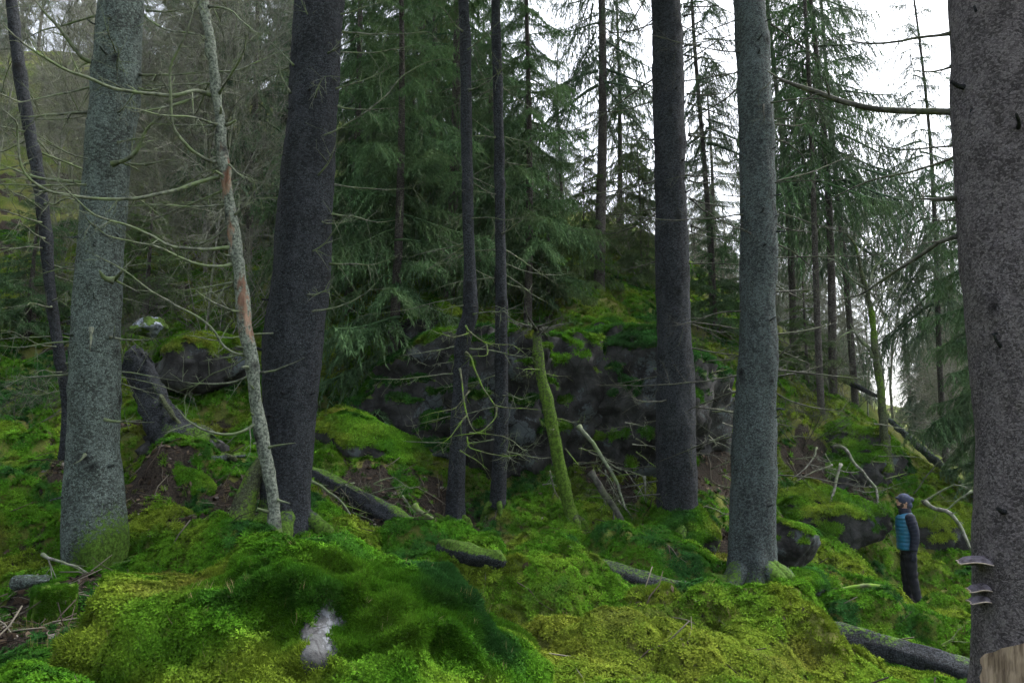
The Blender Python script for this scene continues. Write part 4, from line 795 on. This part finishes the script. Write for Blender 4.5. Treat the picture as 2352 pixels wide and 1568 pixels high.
# fallen sticks and roots
RS = lambda p: cr(p, 1665, 746, .293)
STICKS = [
 (RS([(910,1090),(870,1230),(830,1380),(780,1500)]) + [(1885, 1262)], 14.3, 13.9, .026, .014, 'long pale stick leaning against dark rock right of grey trunk', 'twig_grey'),
 (RS([(860,955),(940,965),(1010,1080),(1100,1170),(1180,1280),(1200,1400),(1260,1520)]), 15.2, 14.2, .034, .014, 'crooked grey branch falling from ridge left of the person', 'twig_grey'),
 (RS([(720,960),(700,1040),(600,1150),(500,1220)]), 15.2, 14.8, .016, .008, 'short pale forked stick nearest the grey trunk under the ridge', 'twig_grey'),
 (RS([(840,1095),(700,1150),(540,1235)]), 15.0, 14.7, .016, .007, 'straight pale stick crossing below the forked stick', 'twig_grey'),
 (RS([(1260,1215),(1420,1160)]), 15.0, 15.0, .018, .012, 'stubby pale stick on mossy slope above the person', 'dead_mossy'),
 (RS([(1480,1320),(1600,1160),(1720,1030),(1830,940)]), 14.6, 14.4, .012, .006, 'thin dark shoot rising behind the person towards right', 'dead_dark'),
 (RS([(1540,1385),(1650,1330),(1750,1270),(1830,1255),(1950,1300)]), 14.6, 14.2, .020, .010, 'arched dark branch right of the person\'s head', 'dead_branch'),
 (RS([(1940,1300),(1820,1380),(1730,1450),(1600,1440)]), 14.2, 14.4, .020, .010, 'dark bent branch below the arched one at right', 'dead_branch'),
 (H4([(960,460),(1020,500),(1100,520),(1160,580),(1210,680),(1260,780)], 980), 14.4, 13.8, .040, .024, 'thick pale exposed root curving down beside the massive right trunk', 'twig_grey'),
 (cr([(410,0),(460,60),(540,170),(620,300),(680,450),(690,500)], 1176, 980), 12.0, 11.4, .034, .018, 'dead grey pole leaning on the outcrop right of mossy snag', 'dead_branch'),
 (cr([(480,280),(560,400),(640,520),(700,620),(790,760)], 1176, 980), 11.9, 11.5, .055, .035, 'black leaning pole at the foot of outcrop', 'dead_dark'),
 (cr([(810,300),(815,360),(822,410)], 1176, 980), 11.9, 11.9, .018, .016, 'short bluish upright stub beside the dark straight trunk', 'twig_grey'),
 (cr([(330,330),(430,390),(520,460),(580,540),(600,640),(590,700)], 588, 980), 10.2, 9.8, .018, .008, 'mossy arching root between dark trunk and rotten log', 'dead_branch'),
 (cr([(600,570),(660,610),(700,690),(760,740)], 588, 980), 10.0, 9.7, .022, .014, 'mossy root tangle left of the rotten log', 'dead_mossy'),
 (cr([(860,560),(920,630),(1010,710)], 588, 980), 9.9, 9.6, .016, .010, 'thin brown stick lying along the rotten log', 'twig_grey'),
 (cr([(970,480),(1040,540),(1120,580),(1190,600)], 588, 980), 10.6, 10.4, .035, .025, 'mossy branch stub right of the rotten log', 'dead_mossy'),
 (cr([(260,780),(380,830),(460,860),(545,890)], 0, 980), 7.4, 7.1, .014, .007, 'brown stick lying in front of grey spruce foot', 'twig_grey'),
 (cr([(1150,1060),(1230,1100),(1270,1095)], 1176, 1020), 7.6, 7.5, .012, .006, 'small forked twig on the centre moss mound', 'dead_dark'),
 ([(2040, 1350), (1980, 1345), (1900, 1352)], 11.0, 11.0, .03, .02, 'low mossy branch lying across mounds left of the person', 'dead_mossy'),
 (cr([(1070,1345),(1150,1300)], 1764, 980), 8.7, 8.6, .02, .012, 'mossy side branch of the long grey log', 'dead_mossy'),
 (cr([(1000,1260),(1010,1200),(1080,1160),(1200,1140)], 1764, 516.8), 18.5, 18.0, .018, .008, 'bent pale bleached branch above the hill ridge', 'twig_grey'),
]
for i, (px, y0, y1, r0, r1, lab, mt) in enumerate(STICKS):
    n = len(px); pts = [P(u, v, y0 + (y1 - y0) * k / (n - 1)) for k, (u, v) in enumerate(px)]; V, fs = branch_mesh(pts, r0, r1, 700 + i, 4, .25, .02, 8)
    b = np.array(pts[-1]); o = link('fallen_branch', mesh('fallen_branch', V - b, fs, M[mt])); o.location = b; tag(o, lab, 'branch')
# tangle of small dead branches heaped on the slope right of the dark trunk and under the outcrop
for i in range(84):
    rg = np.random.default_rng(4000 + i); zone = [(740, 960, 1090, 1220, 10.6), (1230, 1480, 950, 1240, 12.2), (1620, 1690, 850, 1200, 12.6), (1790, 2040, 950, 1200, 15.0)][i % 4]
    u = rg.uniform(zone[0], zone[1]); v = rg.uniform(zone[2], zone[3]); a = rg.uniform(-.2, 1.2) if i % 4 != 2 else rg.uniform(-.5, .5); L = rg.uniform(40, 120)
    p0 = P(u, v, zone[4] + rg.uniform(-.3, .3)); p1 = P(u + math.cos(a) * L, v + math.sin(a) * L, zone[4] + rg.uniform(-.6, 0)); m = (p0 + p1) / 2 + rg.normal(0, .06, 3)
    V, fs = branch_mesh([p0, m, p1], .010, .004, 4100 + i, 5, .22, .03, 5); o = link('dead_twig', mesh('dead_twig', V - p1, fs, M[['dead_branch', 'twig_grey', 'dead_mossy'][i % 3]])); o.location = p1
    tag(o, ['thin dead twig heaped on the slope beside the rotten log', 'thin dead twig leaning on the dark outcrop', 'thin dead twig between the dark and grey straight trunks', 'thin dead twig under the right ridge overhang'][i % 4], 'twig', ['twigs by the rotten log', 'twigs on the outcrop', 'twigs between two trunks', 'twigs under the ridge'][i % 4])

# ------------------------------------------------------------------ mossy broadleaf tree on the right slope
kt = empty('small_tree', P(2040, 1080, 16.0), 'small crooked mossy leafless tree forking on the right slope', 'tree')
kp = [(2040,1085),(2030,980),(2024,900),(2012,820),(2008,780),(2002,720),(1990,665),(1976,620),(1968,570),(1945,540)]
C = catmull([P(u, v, 16.0) for u, v in kp], 80); V, fs = tube(C, np.interp(np.linspace(0, 1, 80), [0, .1, .5, 1], [.13, .085, .065, .02]), 12); V += np.stack([fbm(V * 7, 3, 80 + i) for i in range(3)], 1) * .03
part('trunk', V, fs, M['bark_mossy'], kt, {'mossw': np.clip(.35 + .5 * fbm(V * 3, 2, 3), 0, 1), 'knot': np.zeros(len(V))})
add_branches(kt, [(p, dict(r=r0, t=.006, dy=d, tw=10)) for p, r0, d in [([(2014,830),(1998,800),(1980,785),(1965,765),(1952,742)], .055, .2), ([(1992,680),(2005,620),(2030,590)], .03, .2), ([(1970,590),(1990,555),(2010,540),(2040,500)], .025, .3), ([(2004,700),(2030,670),(2060,650),(2080,600)], .025, .3), ([(1960,760),(1935,770),(1915,790)], .02, -.2), ([(1985,660),(1955,640),(1920,600),(1880,590)], .025, .2), ([(2010,780),(2060,690),(2090,640)], .018, .4)]], 16.0, 'dead_branch', .02, .004, 10, .5)

# ------------------------------------------------------------------ spruce boughs and crowns
def bough(seed, dens=1.0, droop=0.5, hang=0.7, L=1.0):
    """one bough of unit length along +x: limb, side twigs, needle sprays; returns V, tris, tint"""
    rg = np.random.default_rng(seed); A = Acc(); n = 9; t = np.linspace(0, 1, n)
    C = np.stack([t, .06 * np.sin(3 * t + rg.uniform(0, 6)), -droop * t ** 1.3 + .35 * droop * t ** 3], 1); A.add(*tube(C, np.interp(t, [0, 1], [.016, .003]), 4, False), .15)
    V = []; T = []; tint = []
    def spray(p, d, l, wid, tn):
        s_ = np.cross(d, [0, 0, 1.0]) + rg.normal(0, .3, 3); s_ /= np.linalg.norm(s_) + 1e-9; b = len(V)
        V.extend([p - s_ * wid * .35, p + s_ * wid * .35, p + d * l]); T.append((b, b+1, b+2)); tint.extend([tn] * 3)
    ns = int(26 * dens)
    for i in range(ns):
        q = .10 + .90 * (i + rg.uniform(0, 1)) / ns; k = q * (n - 1); k0 = min(int(k), n - 2); p0 = C[k0] + (C[k0+1] - C[k0]) * (k - k0)
        for sg in (-1, 1):
            l = (.36 * (1 - .55 * q) + .04) * rg.uniform(.6, 1.25) * (1 if q > .22 else .6); dr = np.array([rg.uniform(.2, .75), sg * rg.uniform(.5, 1.0), rg.uniform(-.5, .1) * hang]); dr /= np.linalg.norm(dr)
            m = 4; s_ = np.linspace(0, 1, m); Ct = p0 + dr * l * s_[:, None] + np.array([0, 0, -1.0]) * (hang * l * s_[:, None] ** 1.7)
            A.add(*tube(Ct, np.linspace(.004, .0015, m), 3, False), .1); tn0 = np.clip(rg.normal(.45, .22), 0, 1)
            for w in range(int(24 * l / .3) + 4):
                e = rg.uniform(.05, 1) * (m - 1); e0 = min(int(e), m - 2); pp = Ct[e0] + (Ct[e0+1] - Ct[e0]) * (e - e0); td = Ct[e0+1] - Ct[e0]; td /= np.linalg.norm(td)
                dd = td * rg.uniform(.4, 1.1) + rg.normal(0, .55, 3) + np.array([0, 0, -.25 * hang]); dd /= np.linalg.norm(dd); spray(pp, dd, rg.uniform(.045, .10), rg.uniform(.014, .026), np.clip(tn0 + rg.normal(0, .15), 0, 1))
    A.add(np.array(V), np.array(T), np.array(tint)); return A.out()
BOUGHS = {'full': [bough(900 + i, 1.0, .55, .8) for i in range(4)], 'thin': [bough(920 + i, .55, .6, 1.1) for i in range(4)], 'up': [bough(940 + i, .9, .18, .55) for i in range(3)]}
def crown(kind, hgt, r0, nb, seed, low=0.0, minr=.12, skirt=1.0, az=None):
    """boughs up a stem of height hgt, longest at the bottom"""
    rg = np.random.default_rng(seed); A = Acc(); B = BOUGHS[kind]
    for i in range(nb):
        t = (i + rg.uniform(0, 1)) / nb; z = low + (hgt - low) * t ** 1.0; L = (r0 * (1 - t) ** .8 + minr) * rg.uniform(.65, 1.25); a = i * 2.399 + rg.normal(0, .4)
        if az is not None and rg.uniform() < .6: a = az + rg.normal(0, .7)
        V, fs, tn = B[rg.integers(len(B))]; V = V * L * np.array([1, 1, skirt]); tl = rg.normal(0, .12) + .25 * t; c, s = math.cos(tl), math.sin(tl); V = V @ np.array([[c, 0, s], [0, 1, 0], [-s, 0, c]]); c, s = math.cos(a), math.sin(a); V = V @ np.array([[c, s, 0], [-s, c, 0], [0, 0, 1]])
        A.add(V + np.array([0, 0, z]), fs, np.clip(tn + rg.normal(0, .1), 0, 1))
    V, fs, a = A.out(); return V, fs, a
def simple_trunk(h, r, seed, low=-.4, sides=10):
    z = np.linspace(low, h, 30); C = np.stack([.03 * h * .3 * np.sin(z * .35 + seed), .02 * h * .3 * np.cos(z * .3 + seed), z], 1); C -= [C[4, 0], C[4, 1], 0]; V, fs = tube(C, r * (1 - .9 * np.clip(z / h, 0, 1)) + .012, sides); return V, fs
CROWNS = {}
def crown_mesh(key):
    if key not in CROWNS:
        kind, h, r0, nb, low, skirt, sd_ = {'full_a': ('full', 11, 1.75, 84, .0, 1.15, 501), 'full_b': ('full', 12.5, 1.9, 84, 1.3, 1.25, 502), 'thin_a': ('thin', 14, 2.0, 74, 2.2, 1.3, 503), 'thin_b': ('thin', 16, 1.7, 70, 5.0, 1.5, 504), 'up_a': ('up', 3.2, 1.25, 46, .1, 1.0, 508), 'canopy': ('full', 9, 2.9, 70, 0, 1.0, 520)}[key]
        V, fs, a = crown(kind, h, r0, nb, sd_, low, skirt=skirt); CROWNS[key] = mesh('crown', V, fs, M['spruce'], False, {'tint': a})
    return CROWNS[key]
def add_crown(root, key, leaf, loc=(0, 0, 0), rz=0.0, s=1.0):
    o = link('crown', crown_mesh(key), root, loc); o.rotation_euler = (0, 0, rz); o.scale = (s, s, s); o.material_slots[0].link = 'OBJECT'; o.material_slots[0].material = M[leaf]; return o
HT = {'full_a': 11, 'full_b': 12.5, 'thin_a': 14, 'thin_b': 16, 'up_a': 3.2}
def spruce_proto(name, label, key, rt, leaf='spruce', seed=1, group=None):
    root = empty(name, (0, 0, 0), label, 'tree', group); V, fs = simple_trunk(HT[key], rt, seed); link('trunk', mesh('trunk', V, fs, M['bark_far'], True, {'mossw': np.zeros(len(V)), 'knot': np.zeros(len(V))}), root)
    add_crown(root, key, leaf); return root
def put(root, x, y, s=1.0, rz=0.0, z=None):
    root.location = (x, y, (H1(x, y) if z is None else z)); root.rotation_euler = (0, 0, rz); root.scale = (s, s, s); return root
def xat(u, Y): return P(u, 784, Y)[0]
NEAR = [  # label, crown, u, Y, scale, trunk radius, leaf, turn
 ('dense dark green spruce with drooping skirt right of the leaning dark trunk', 'full_a', 905, 14.4, 1.0, .09, 'spruce', 0.0),
 ('tall dark spruce filling the middle behind the thin straight trunk', 'full_b', 1215, 16.2, .82, .10, 'spruce', 1.0),
 ('spruce with hanging green sprays behind the thin bent trunk', 'thin_a', 1035, 17.4, 1.05, .11, 'spruce', 2.0),
 ('wispy spruce with hanging twigs against white sky right of grey trunk', 'thin_b', 1915, 18.0, 1.0, .09, 'spruce_far', 3.0),
 ('dark spruce half hidden behind the massive right trunk', 'full_b', 2265, 17.0, .85, .10, 'spruce', 4.0),
 ('pale green young spruce seen between the middle thicket and dark straight trunk', 'full_a', 1430, 24.0, .95, .09, 'spruce_bright', 5.0),
 ('thin spruce with sparse hanging twigs against sky left of the dark straight trunk', 'thin_b', 1385, 19.0, 1.0, .13, 'spruce_far', .6),
 ('bright green low spruce on the slope right of grey trunk', 'up_a', 1850, 18.4, .8, .05, 'spruce_bright', .3),
 ('greyish spruce left of the leaning dark trunk up the hillside', 'thin_a', 560, 20.0, .9, .10, 'spruce_far', 1.4),
 ('grey green spruce behind the slender peeling trunk', 'thin_a', 440, 24.0, .95, .14, 'spruce_far', 2.4),
 ('bushy young spruce at left hillside behind thick grey trunk', 'up_a', 330, 17.0, .9, .05, 'spruce_bright', 2.0),
 ('low dark spruce bough thicket between the dark and grey straight trunks', 'up_a', 1645, 19.0, 1.0, .05, 'spruce', 4.4),
 ('dark little spruce at far left edge of the slope', 'up_a', 60, 16.0, 1.0, .05, 'spruce', 5.0),
 ('small bright spruce on the hill crest left of dark straight trunk', 'full_a', 1345, 19.0, .42, .05, 'spruce_bright', 2.7),
 ('small pale spruce touching the dark straight trunk from behind', 'full_a', 1478, 21.0, .5, .05, 'spruce_bright', .9),
 ('little green spruce on the hill beneath tall middle spruce', 'up_a', 1260, 17.2, .9, .05, 'spruce_bright', 3.7),
 ('low spruce bough spreading behind the thin bent trunk', 'up_a', 1100, 17.0, .8, .05, 'spruce_bright', 1.7),
 ('wispy spruce showing in the gap between dark and grey straight trunks', 'thin_b', 1640, 21.0, .95, .08, 'spruce_far', 3.3),
 ('tall drooping spruce with dark clumps hanging against sky at right', 'thin_b', 1955, 21.0, 1.05, .08, 'spruce_far', 4.1),
 ('spruce curtain of dark hanging sprays filling the sky right of grey trunk', 'thin_b', 1880, 17.0, .95, .07, 'spruce', 1.1),
 ('narrow drooping spruce against sky just left of the massive right trunk', 'thin_b', 2150, 21.0, 1.0, .08, 'spruce_far', 2.9),
 ('deep green spruce directly behind the leaning dark trunk', 'full_b', 800, 17.5, .95, .10, 'spruce', 2.2),
 ('green spruce filling the gap above the drooping skirt', 'full_b', 980, 19.5, .95, .10, 'spruce_bright', 3.9),
 ('shaggy dark spruce between bent trunk and straight thin trunk', 'full_a', 1120, 20.0, 1.0, .10, 'spruce', 4.9),
 ('pale spruce high on the slope between the two left trunks', 'full_a', 640, 23.0, 1.0, .10, 'spruce_far', 1.9),
 ('dark spruce with hanging sprays just right of grey straight trunk', 'thin_b', 1825, 21.0, 1.0, .09, 'spruce_far', 5.3),
]
for i, (lab, key, u, Y, sc0, rt, lf, rz) in enumerate(NEAR):
    o = spruce_proto('spruce_tree' if key != 'up_a' else 'young_spruce', lab, key, rt, lf, i); put(o, xat(u, Y), Y, sc0, rz)
for (tr, Cc, z0, s0) in [(tG, CG, 12.5, .8), (tH, CH, 12.0, .8), (tE, CE, 10.0, .5), (tE2, CE2, 10.5, .5)]:
    k = int(np.argmin(np.abs(Cc[:, 2] - z0))); add_crown(tr, 'canopy', 'spruce', tuple(Cc[k] - np.array(tr.location)), z0, s0)
PLACES = [(-9999, 140, 'left of the thick grey trunk'), (140, 300, 'behind the thick grey trunk'), (300, 480, 'between grey and peeling trunks'), (480, 600, 'beside the slender peeling trunk'), (600, 760, 'behind the leaning dark trunk'), (760, 1000, 'just right of the leaning dark trunk'), (1000, 1160, 'behind the two thin centre trunks'), (1160, 1330, 'right of the thin straight trunk'), (1330, 1510, 'just left of the dark straight trunk'), (1510, 1690, 'between both straight trunks'), (1690, 1800, 'behind the grey straight trunk'), (1800, 1930, 'just right of the grey straight trunk'), (1930, 2060, 'near the crooked mossy tree'), (2060, 2160, 'above the person'), (2160, 9999, 'beside the massive right trunk')]
def place(u, q): return ['nearer one ', 'one halfway back ', 'farthest one '][min(int(q * 3), 2)] + [t for a, b, t in PLACES if a <= u < b][0]
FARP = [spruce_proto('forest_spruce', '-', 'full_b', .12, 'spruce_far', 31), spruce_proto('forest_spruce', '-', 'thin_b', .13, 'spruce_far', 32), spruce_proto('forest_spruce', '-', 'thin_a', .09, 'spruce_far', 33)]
FAR = []
rg = np.random.default_rng(77)
for i in range(52): FAR.append((rg.uniform(1580, 2330), rg.uniform(36, 78), 'r'))
for i in range(12): FAR.append((rg.uniform(760, 1300), rg.uniform(24, 44), 'm'))
for i in range(12): FAR.append((rg.uniform(-150, 640), rg.uniform(27, 46), 'l'))
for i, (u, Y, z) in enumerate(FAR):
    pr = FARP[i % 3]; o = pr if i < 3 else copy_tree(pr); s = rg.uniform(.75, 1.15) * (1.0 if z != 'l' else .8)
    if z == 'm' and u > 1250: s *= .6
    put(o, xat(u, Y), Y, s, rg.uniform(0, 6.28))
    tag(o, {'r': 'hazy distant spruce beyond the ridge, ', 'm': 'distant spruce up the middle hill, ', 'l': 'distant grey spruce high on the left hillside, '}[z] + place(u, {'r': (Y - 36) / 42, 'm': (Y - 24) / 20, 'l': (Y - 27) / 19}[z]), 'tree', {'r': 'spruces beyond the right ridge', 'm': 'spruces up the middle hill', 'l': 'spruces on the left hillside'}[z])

# ------------------------------------------------------------------ leafless shrubs and saplings
def shrub_mesh(seed, h=2.2, stems=7, spread=.55, r0=.011, depth=3, kids=6):
    rg = np.random.default_rng(seed); A = Acc()
    def grow(p, d, l, r, k):
        m = 5 if k == depth else 4; s_ = np.linspace(0, 1, m)[:, None]; bend = rg.normal(0, .22, 3) + np.array([0, 0, .12]); C = p + d * l * s_ + bend * l * s_ ** 2; A.add(*tube(C, np.linspace(r, r * .4, m), 5 if k == depth else 3, False))
        if k == 0: return
        for i in range(kids if k > 1 else kids + 1):
            t = rg.uniform(.25, 1) * (m - 1); i0 = min(int(t), m - 2); q = C[i0] + (C[i0+1] - C[i0]) * (t - i0); dd = d + rg.normal(0, .62, 3); dd /= np.linalg.norm(dd); grow(q, dd, l * rg.uniform(.3, .55), max(r * .5, .0022), k - 1)
    for i in range(stems):
        a = rg.uniform(0, 6.28); d = np.array([math.cos(a) * spread, math.sin(a) * spread, 1.0]); d /= np.linalg.norm(d); grow(np.array([math.cos(a), math.sin(a), 0]) * .08 - [0, 0, .1], d, h * rg.uniform(.6, 1.1), r0 * rg.uniform(.7, 1.2), depth)
    V, fs, _ = A.out(); return V, fs
SHR = [mesh('bare_shrub', *shrub_mesh(810 + i, 2.3, 6, .6), M['twig_grey']) for i in range(3)]
SAP = [mesh('bare_sapling', *shrub_mesh(830 + i, 6.5, 1, .12, .035, 3, 14), M['twig_grey']) for i in range(3)]
BRU = [mesh('brushwood', *shrub_mesh(850 + i, 1.3, 7, 1.6, .008, 3, 5), M['dead_dark']) for i in range(2)]
rg = np.random.default_rng(99)
def spread(meshes, name, n, ur, yr, label, cat, group, sr=(.7, 1.3)):
    for i in range(n):
        u = rg.uniform(*ur); Y = rg.uniform(*yr); o = link(name, meshes[i % len(meshes)]); put(o, xat(u, Y), Y, rg.uniform(*sr), rg.uniform(0, 6.28)); tag(o, label + ', ' + place(u, (Y - yr[0]) / (yr[1] - yr[0])), cat, group)
spread(SHR, 'bare_shrub', 36, (-120, 640), (15, 34), 'grey leafless hillside shrub', 'shrub', 'leafless shrubs on the left hillside')
spread(SAP, 'bare_sapling', 22, (-120, 620), (14, 34), 'tall thin leafless hillside sapling', 'sapling', 'leafless saplings on the left hillside')
spread(SHR, 'bare_shrub', 12, (1620, 2260), (18, 34), 'grey leafless shrub beyond ridge', 'shrub', 'leafless shrubs beyond the right ridge')
spread(SAP, 'bare_sapling', 16, (1620, 2280), (23, 46), 'tall thin leafless sapling beyond ridge', 'sapling', 'leafless saplings beyond the right ridge', (.7, 1.5))
spread(SHR, 'bare_shrub', 14, (760, 1500), (18, 30), 'grey leafless shrub up the hill', 'shrub', 'leafless shrubs on the middle hill')
spread(BRU, 'brushwood', 7, (1600, 1900), (15.4, 18), 'low dark brushwood tangle on right slope', 'brushwood', 'brushwood on the right slope')
spread(BRU, 'brushwood', 12, (0, 620), (12.5, 18), 'low dark brushwood tangle on left slope', 'brushwood', 'brushwood on the left slope')

# ------------------------------------------------------------------ person
def ell(c, r, k=3):
    D, T = ico(k); return D * np.array(r)[None] + np.array(c)[None], T
def loft(rings, k=22, e=2.3):
    """rings: centre, rx, ry"""
    a = np.arange(k) * 2 * math.pi / k; ca, sa = np.cos(a), np.sin(a); sx = np.sign(ca) * np.abs(ca) ** (2 / e); sy = np.sign(sa) * np.abs(sa) ** (2 / e); V = []
    for c, rx, ry in rings: V.append(np.stack([c[0] + rx * sx, c[1] + ry * sy, np.full(k, c[2])], 1))
    V = np.concatenate(V); n = len(rings); V = np.vstack([V, rings[0][0], rings[-1][0]]); j = np.arange(k); j2 = (j + 1) % k
    return V, [grid_faces(n, k), np.concatenate([np.stack([np.full(k, n * k), j2, j], 1), np.stack([np.full(k, n * k + 1), (n - 1) * k + j, (n - 1) * k + j2], 1)])]
fp = P(2096, 1384, 13.6); fp[2] = H1(fp[0], fp[1]) + .015; print('PERSON', P(2096, 1384, 13.6), fp); per = empty('person', fp, 'person in dark beanie and blue quilted jacket looking up among mossy mounds', 'person'); per.rotation_euler = (0, 0, R(-12))
skin = flat('skin', (0.36, 0.21, 0.16), (0.44, 0.27, 0.21), 30, .6); navy = flat('navy_fabric', (0.006, 0.008, 0.016), (0.016, 0.020, 0.036), 60, .8); blue = flat('blue_nylon', (0.006, 0.075, 0.15), (0.014, 0.14, 0.25), 18, .45, .2, .4); black = flat('dark_trousers', (0.005, 0.006, 0.009), (0.012, 0.013, 0.018), 40, .9); knit = flat('knit_beanie', (0.018, 0.024, 0.045), (0.05, 0.06, 0.10), 160, .95, .6); boot = flat('boot_leather', (0.010, 0.008, 0.007), (0.03, 0.025, 0.02), 40, .7); beardm = flat('beard', (0.02, 0.016, 0.014), (0.05, 0.04, 0.035), 150, .95, .6)
def ppart(name, A, mat, voxel=.008, sm=True):
    V, fs, _ = A.out() if isinstance(A, Acc) else (*A, None); o = link(name, mesh(name, V, fs, mat, True), per)
    if voxel:
        md = o.modifiers.new('remesh', 'REMESH'); md.mode = 'VOXEL'; md.voxel_size = voxel; md.use_smooth_shade = True
    return o
# figure faces -X; near arm is at -Y (towards the camera)
hip = .92; A = Acc()
def limb(pts, rs, k=14): A.add(*tube(catmull(pts, 24), np.interp(np.linspace(0, 1, 24), np.linspace(0, 1, len(rs)), rs), k))
A.add(*loft([((0, 0, .84), .09, .14), ((0, 0, .95), .115, .165), ((-.01, 0, 1.08), .10, .14), ((-.01, 0, 1.25), .115, .17), ((.0, 0, 1.40), .10, .18), ((.0, 0, 1.46), .06, .10)]))
limb([(.005, 0, 1.42), (-.01, 0, 1.50), (-.02, 0, 1.56)], [.062, .055, .055])
A.add(*ell((-.025, 0, 1.635), (.098, .076, .112), 4)); A.add(*ell((-.075, 0, 1.590), (.055, .055, .06), 3)); A.add(*ell((-.126, 0, 1.640), (.020, .013, .022), 3)); A.add(*ell((-.112, 0, 1.672), (.02, .045, .012), 3)); A.add(*ell((-.115, 0, 1.585), (.014, .026, .010), 3)); A.add(*ell((-.100, 0, 1.553), (.028, .034, .022), 3))
for s in (-1, 1): A.add(*ell((.0, s * .078, 1.63), (.018, .012, .03), 3)); A.add(*ell((-.108, s * .030, 1.652), (.012, .014, .010), 2))
LEGS = [(-1, [(.0, -.085, .90), (.005, -.09, .50), (.06, -.095, .09)], (.06, -.095)), (1, [(.0, .085, .90), (-.035, .09, .50), (-.035, .10, .09)], (-.035, .10))]
for s, pts, ft in LEGS: limb(pts, [.085, .075, .055, .05, .04]); A.add(*ell((ft[0] - .05, ft[1], .045), (.11, .04, .035), 3))
ARMS = [(-1, [(.015, -.19, 1.385), (.055, -.235, 1.12), (.015, -.235, .86)]), (1, [(.015, .19, 1.385), (.04, .235, 1.12), (-.03, .225, .86)])]
for s, pts in ARMS: limb(pts, [.05, .045, .037, .035, .028])
ppart('body', A, skin, .007)
A = Acc()   # quilted jacket
zz = np.linspace(.86, 1.47, 46); rings = []
for z in zz:
    q = .010 * abs(math.sin((z - .86) / .061 * math.pi)) ** .6; rx = np.interp(z, [.86, .93, 1.08, 1.25, 1.38, 1.47], [.142, .148, .138, .146, .128, .072]); ry = np.interp(z, [.86, 1.0, 1.25, 1.38, 1.47], [.185, .18, .195, .19, .085]); rings.append(((-.018 + .02 * (z > 1.42), 0, z), rx + q, ry + q))
A.add(*loft(rings, 40)); ppart('jacket', A, blue, .006)
for s, pts in ARMS:
    A = Acc(); C = catmull(pts, 60); t = np.linspace(0, 1, 60); rq = np.interp(t, [0, .15, .5, 1], [.070, .080, .068, .056]) + .007 * np.abs(np.sin(t * 9 * math.pi)) ** .6; A.add(*tube(C, rq, 20)); A.add(*ell(pts[0], (.082, .075, .078), 3)); ppart('sleeve', A, navy, .007)
    A = Acc(); w = np.array(pts[-1]); A.add(*ell(w + [-.005, 0, -.055], (.042, .018, .05), 3))
    for f, (dx, l) in enumerate([(-.030, .070), (-.010, .080), (.010, .075), (.028, .058)]): b = w + [dx, 0, -.095]; A.add(*tube(catmull([b, b + [-.004, s * -.004, -l * .55], b + [-.012, s * -.018, -l]], 8), np.linspace(.0095, .0075, 8), 8))
    b = w + [-.036, 0, -.045]; A.add(*tube(catmull([b, b + [-.025, s * -.008, -.03], b + [-.03, s * -.014, -.062]], 8), np.linspace(.012, .009, 8), 8)); ppart('glove', A, navy, .0055)
A = Acc(); A.add(*loft([((0, 0, .80), .12, .17), ((0, 0, .90), .128, .178), ((0, 0, .98), .12, .165)]))
for s, pts, ft in LEGS: C = catmull([pts[0], pts[1], (pts[2][0], pts[2][1], .06)], 40); A.add(*tube(C, np.interp(np.linspace(0, 1, 40), [0, .25, .55, .9, 1], [.098, .098, .078, .068, .072]) + .004 * np.sin(np.linspace(0, 40, 40)), 18))
ppart('trousers', A, black, .008)
for s, pts, ft in LEGS:
    A = Acc(); A.add(*ell((ft[0] - .045, ft[1], .05), (.145, .052, .05), 3)); A.add(*ell((ft[0] + .01, ft[1], .085), (.066, .055, .08), 3)); A.add(*loft([((ft[0] - .045, ft[1], .0), .14, .05), ((ft[0] - .045, ft[1], .028), .145, .052)])); ppart('boot', A, boot, .007)
A = Acc(); A.add(*ell((-.010, 0, 1.675), (.116, .096, .105), 4)); A.add(*ell((.085, 0, 1.675), (.06, .06, .05), 3)); A.add(*ell((.055, 0, 1.585), (.055, .085, .07), 3)); bn = ppart('beanie', A, knit, .007)
A = Acc(); A.add(*tube(catmull([(-.105, -.06, 1.70), (-.13, 0, 1.705), (-.105, .06, 1.70)], 16), .017, 8)); ppart('beanie_brim', A, knit, None)
A = Acc(); A.add(*loft([((.0, 0, 1.415), .105, .12), ((-.01, 0, 1.46), .10, .105), ((-.015, 0, 1.505), .098, .10), ((-.012, 0, 1.535), .085, .092)])); ppart('collar', A, navy, .007)
A = Acc(); A.add(*ell((-.085, 0, 1.560), (.050, .060, .042), 3)); A.add(*ell((-.055, 0, 1.595), (.045, .080, .055), 3)); ppart('beard', A, beardm, .006)

# ------------------------------------------------------------------ haze
hz = bpy.data.materials.new('haze'); hz.use_nodes = True; hn = hz.node_tree.nodes; hn.clear(); ho = hn.new('ShaderNodeOutputMaterial'); pv = hn.new('ShaderNodeVolumePrincipled'); pv.inputs['Color'].default_value = (.86, .93, .95, 1); pv.inputs['Density'].default_value = 0.00026; pv.inputs['Anisotropy'].default_value = 0.2
hz.node_tree.links.new(pv.outputs[0], ho.inputs['Volume'])
zlo = float(GV[:, 2].min()) - 1.0; X0, X1, Y0, Y1, Z0, Z1 = -155, 155, -155, 155, zlo, float(GV[:, 2].max()) + 20
HV = np.array([(x, y, z) for x in (X0, X1) for y in (Y0, Y1) for z in (Z0, Z1)]); HF = np.array([(0,1,3,2),(4,6,7,5),(0,4,5,1),(2,3,7,6),(0,2,6,4),(1,5,7,3)])
HAZE = True
if HAZE:
    h = link('haze', mesh('haze', HV, HF, hz, False)); h['kind'] = 'stuff'; tag(h, 'thin pale mist filling the air between the trees', 'haze')
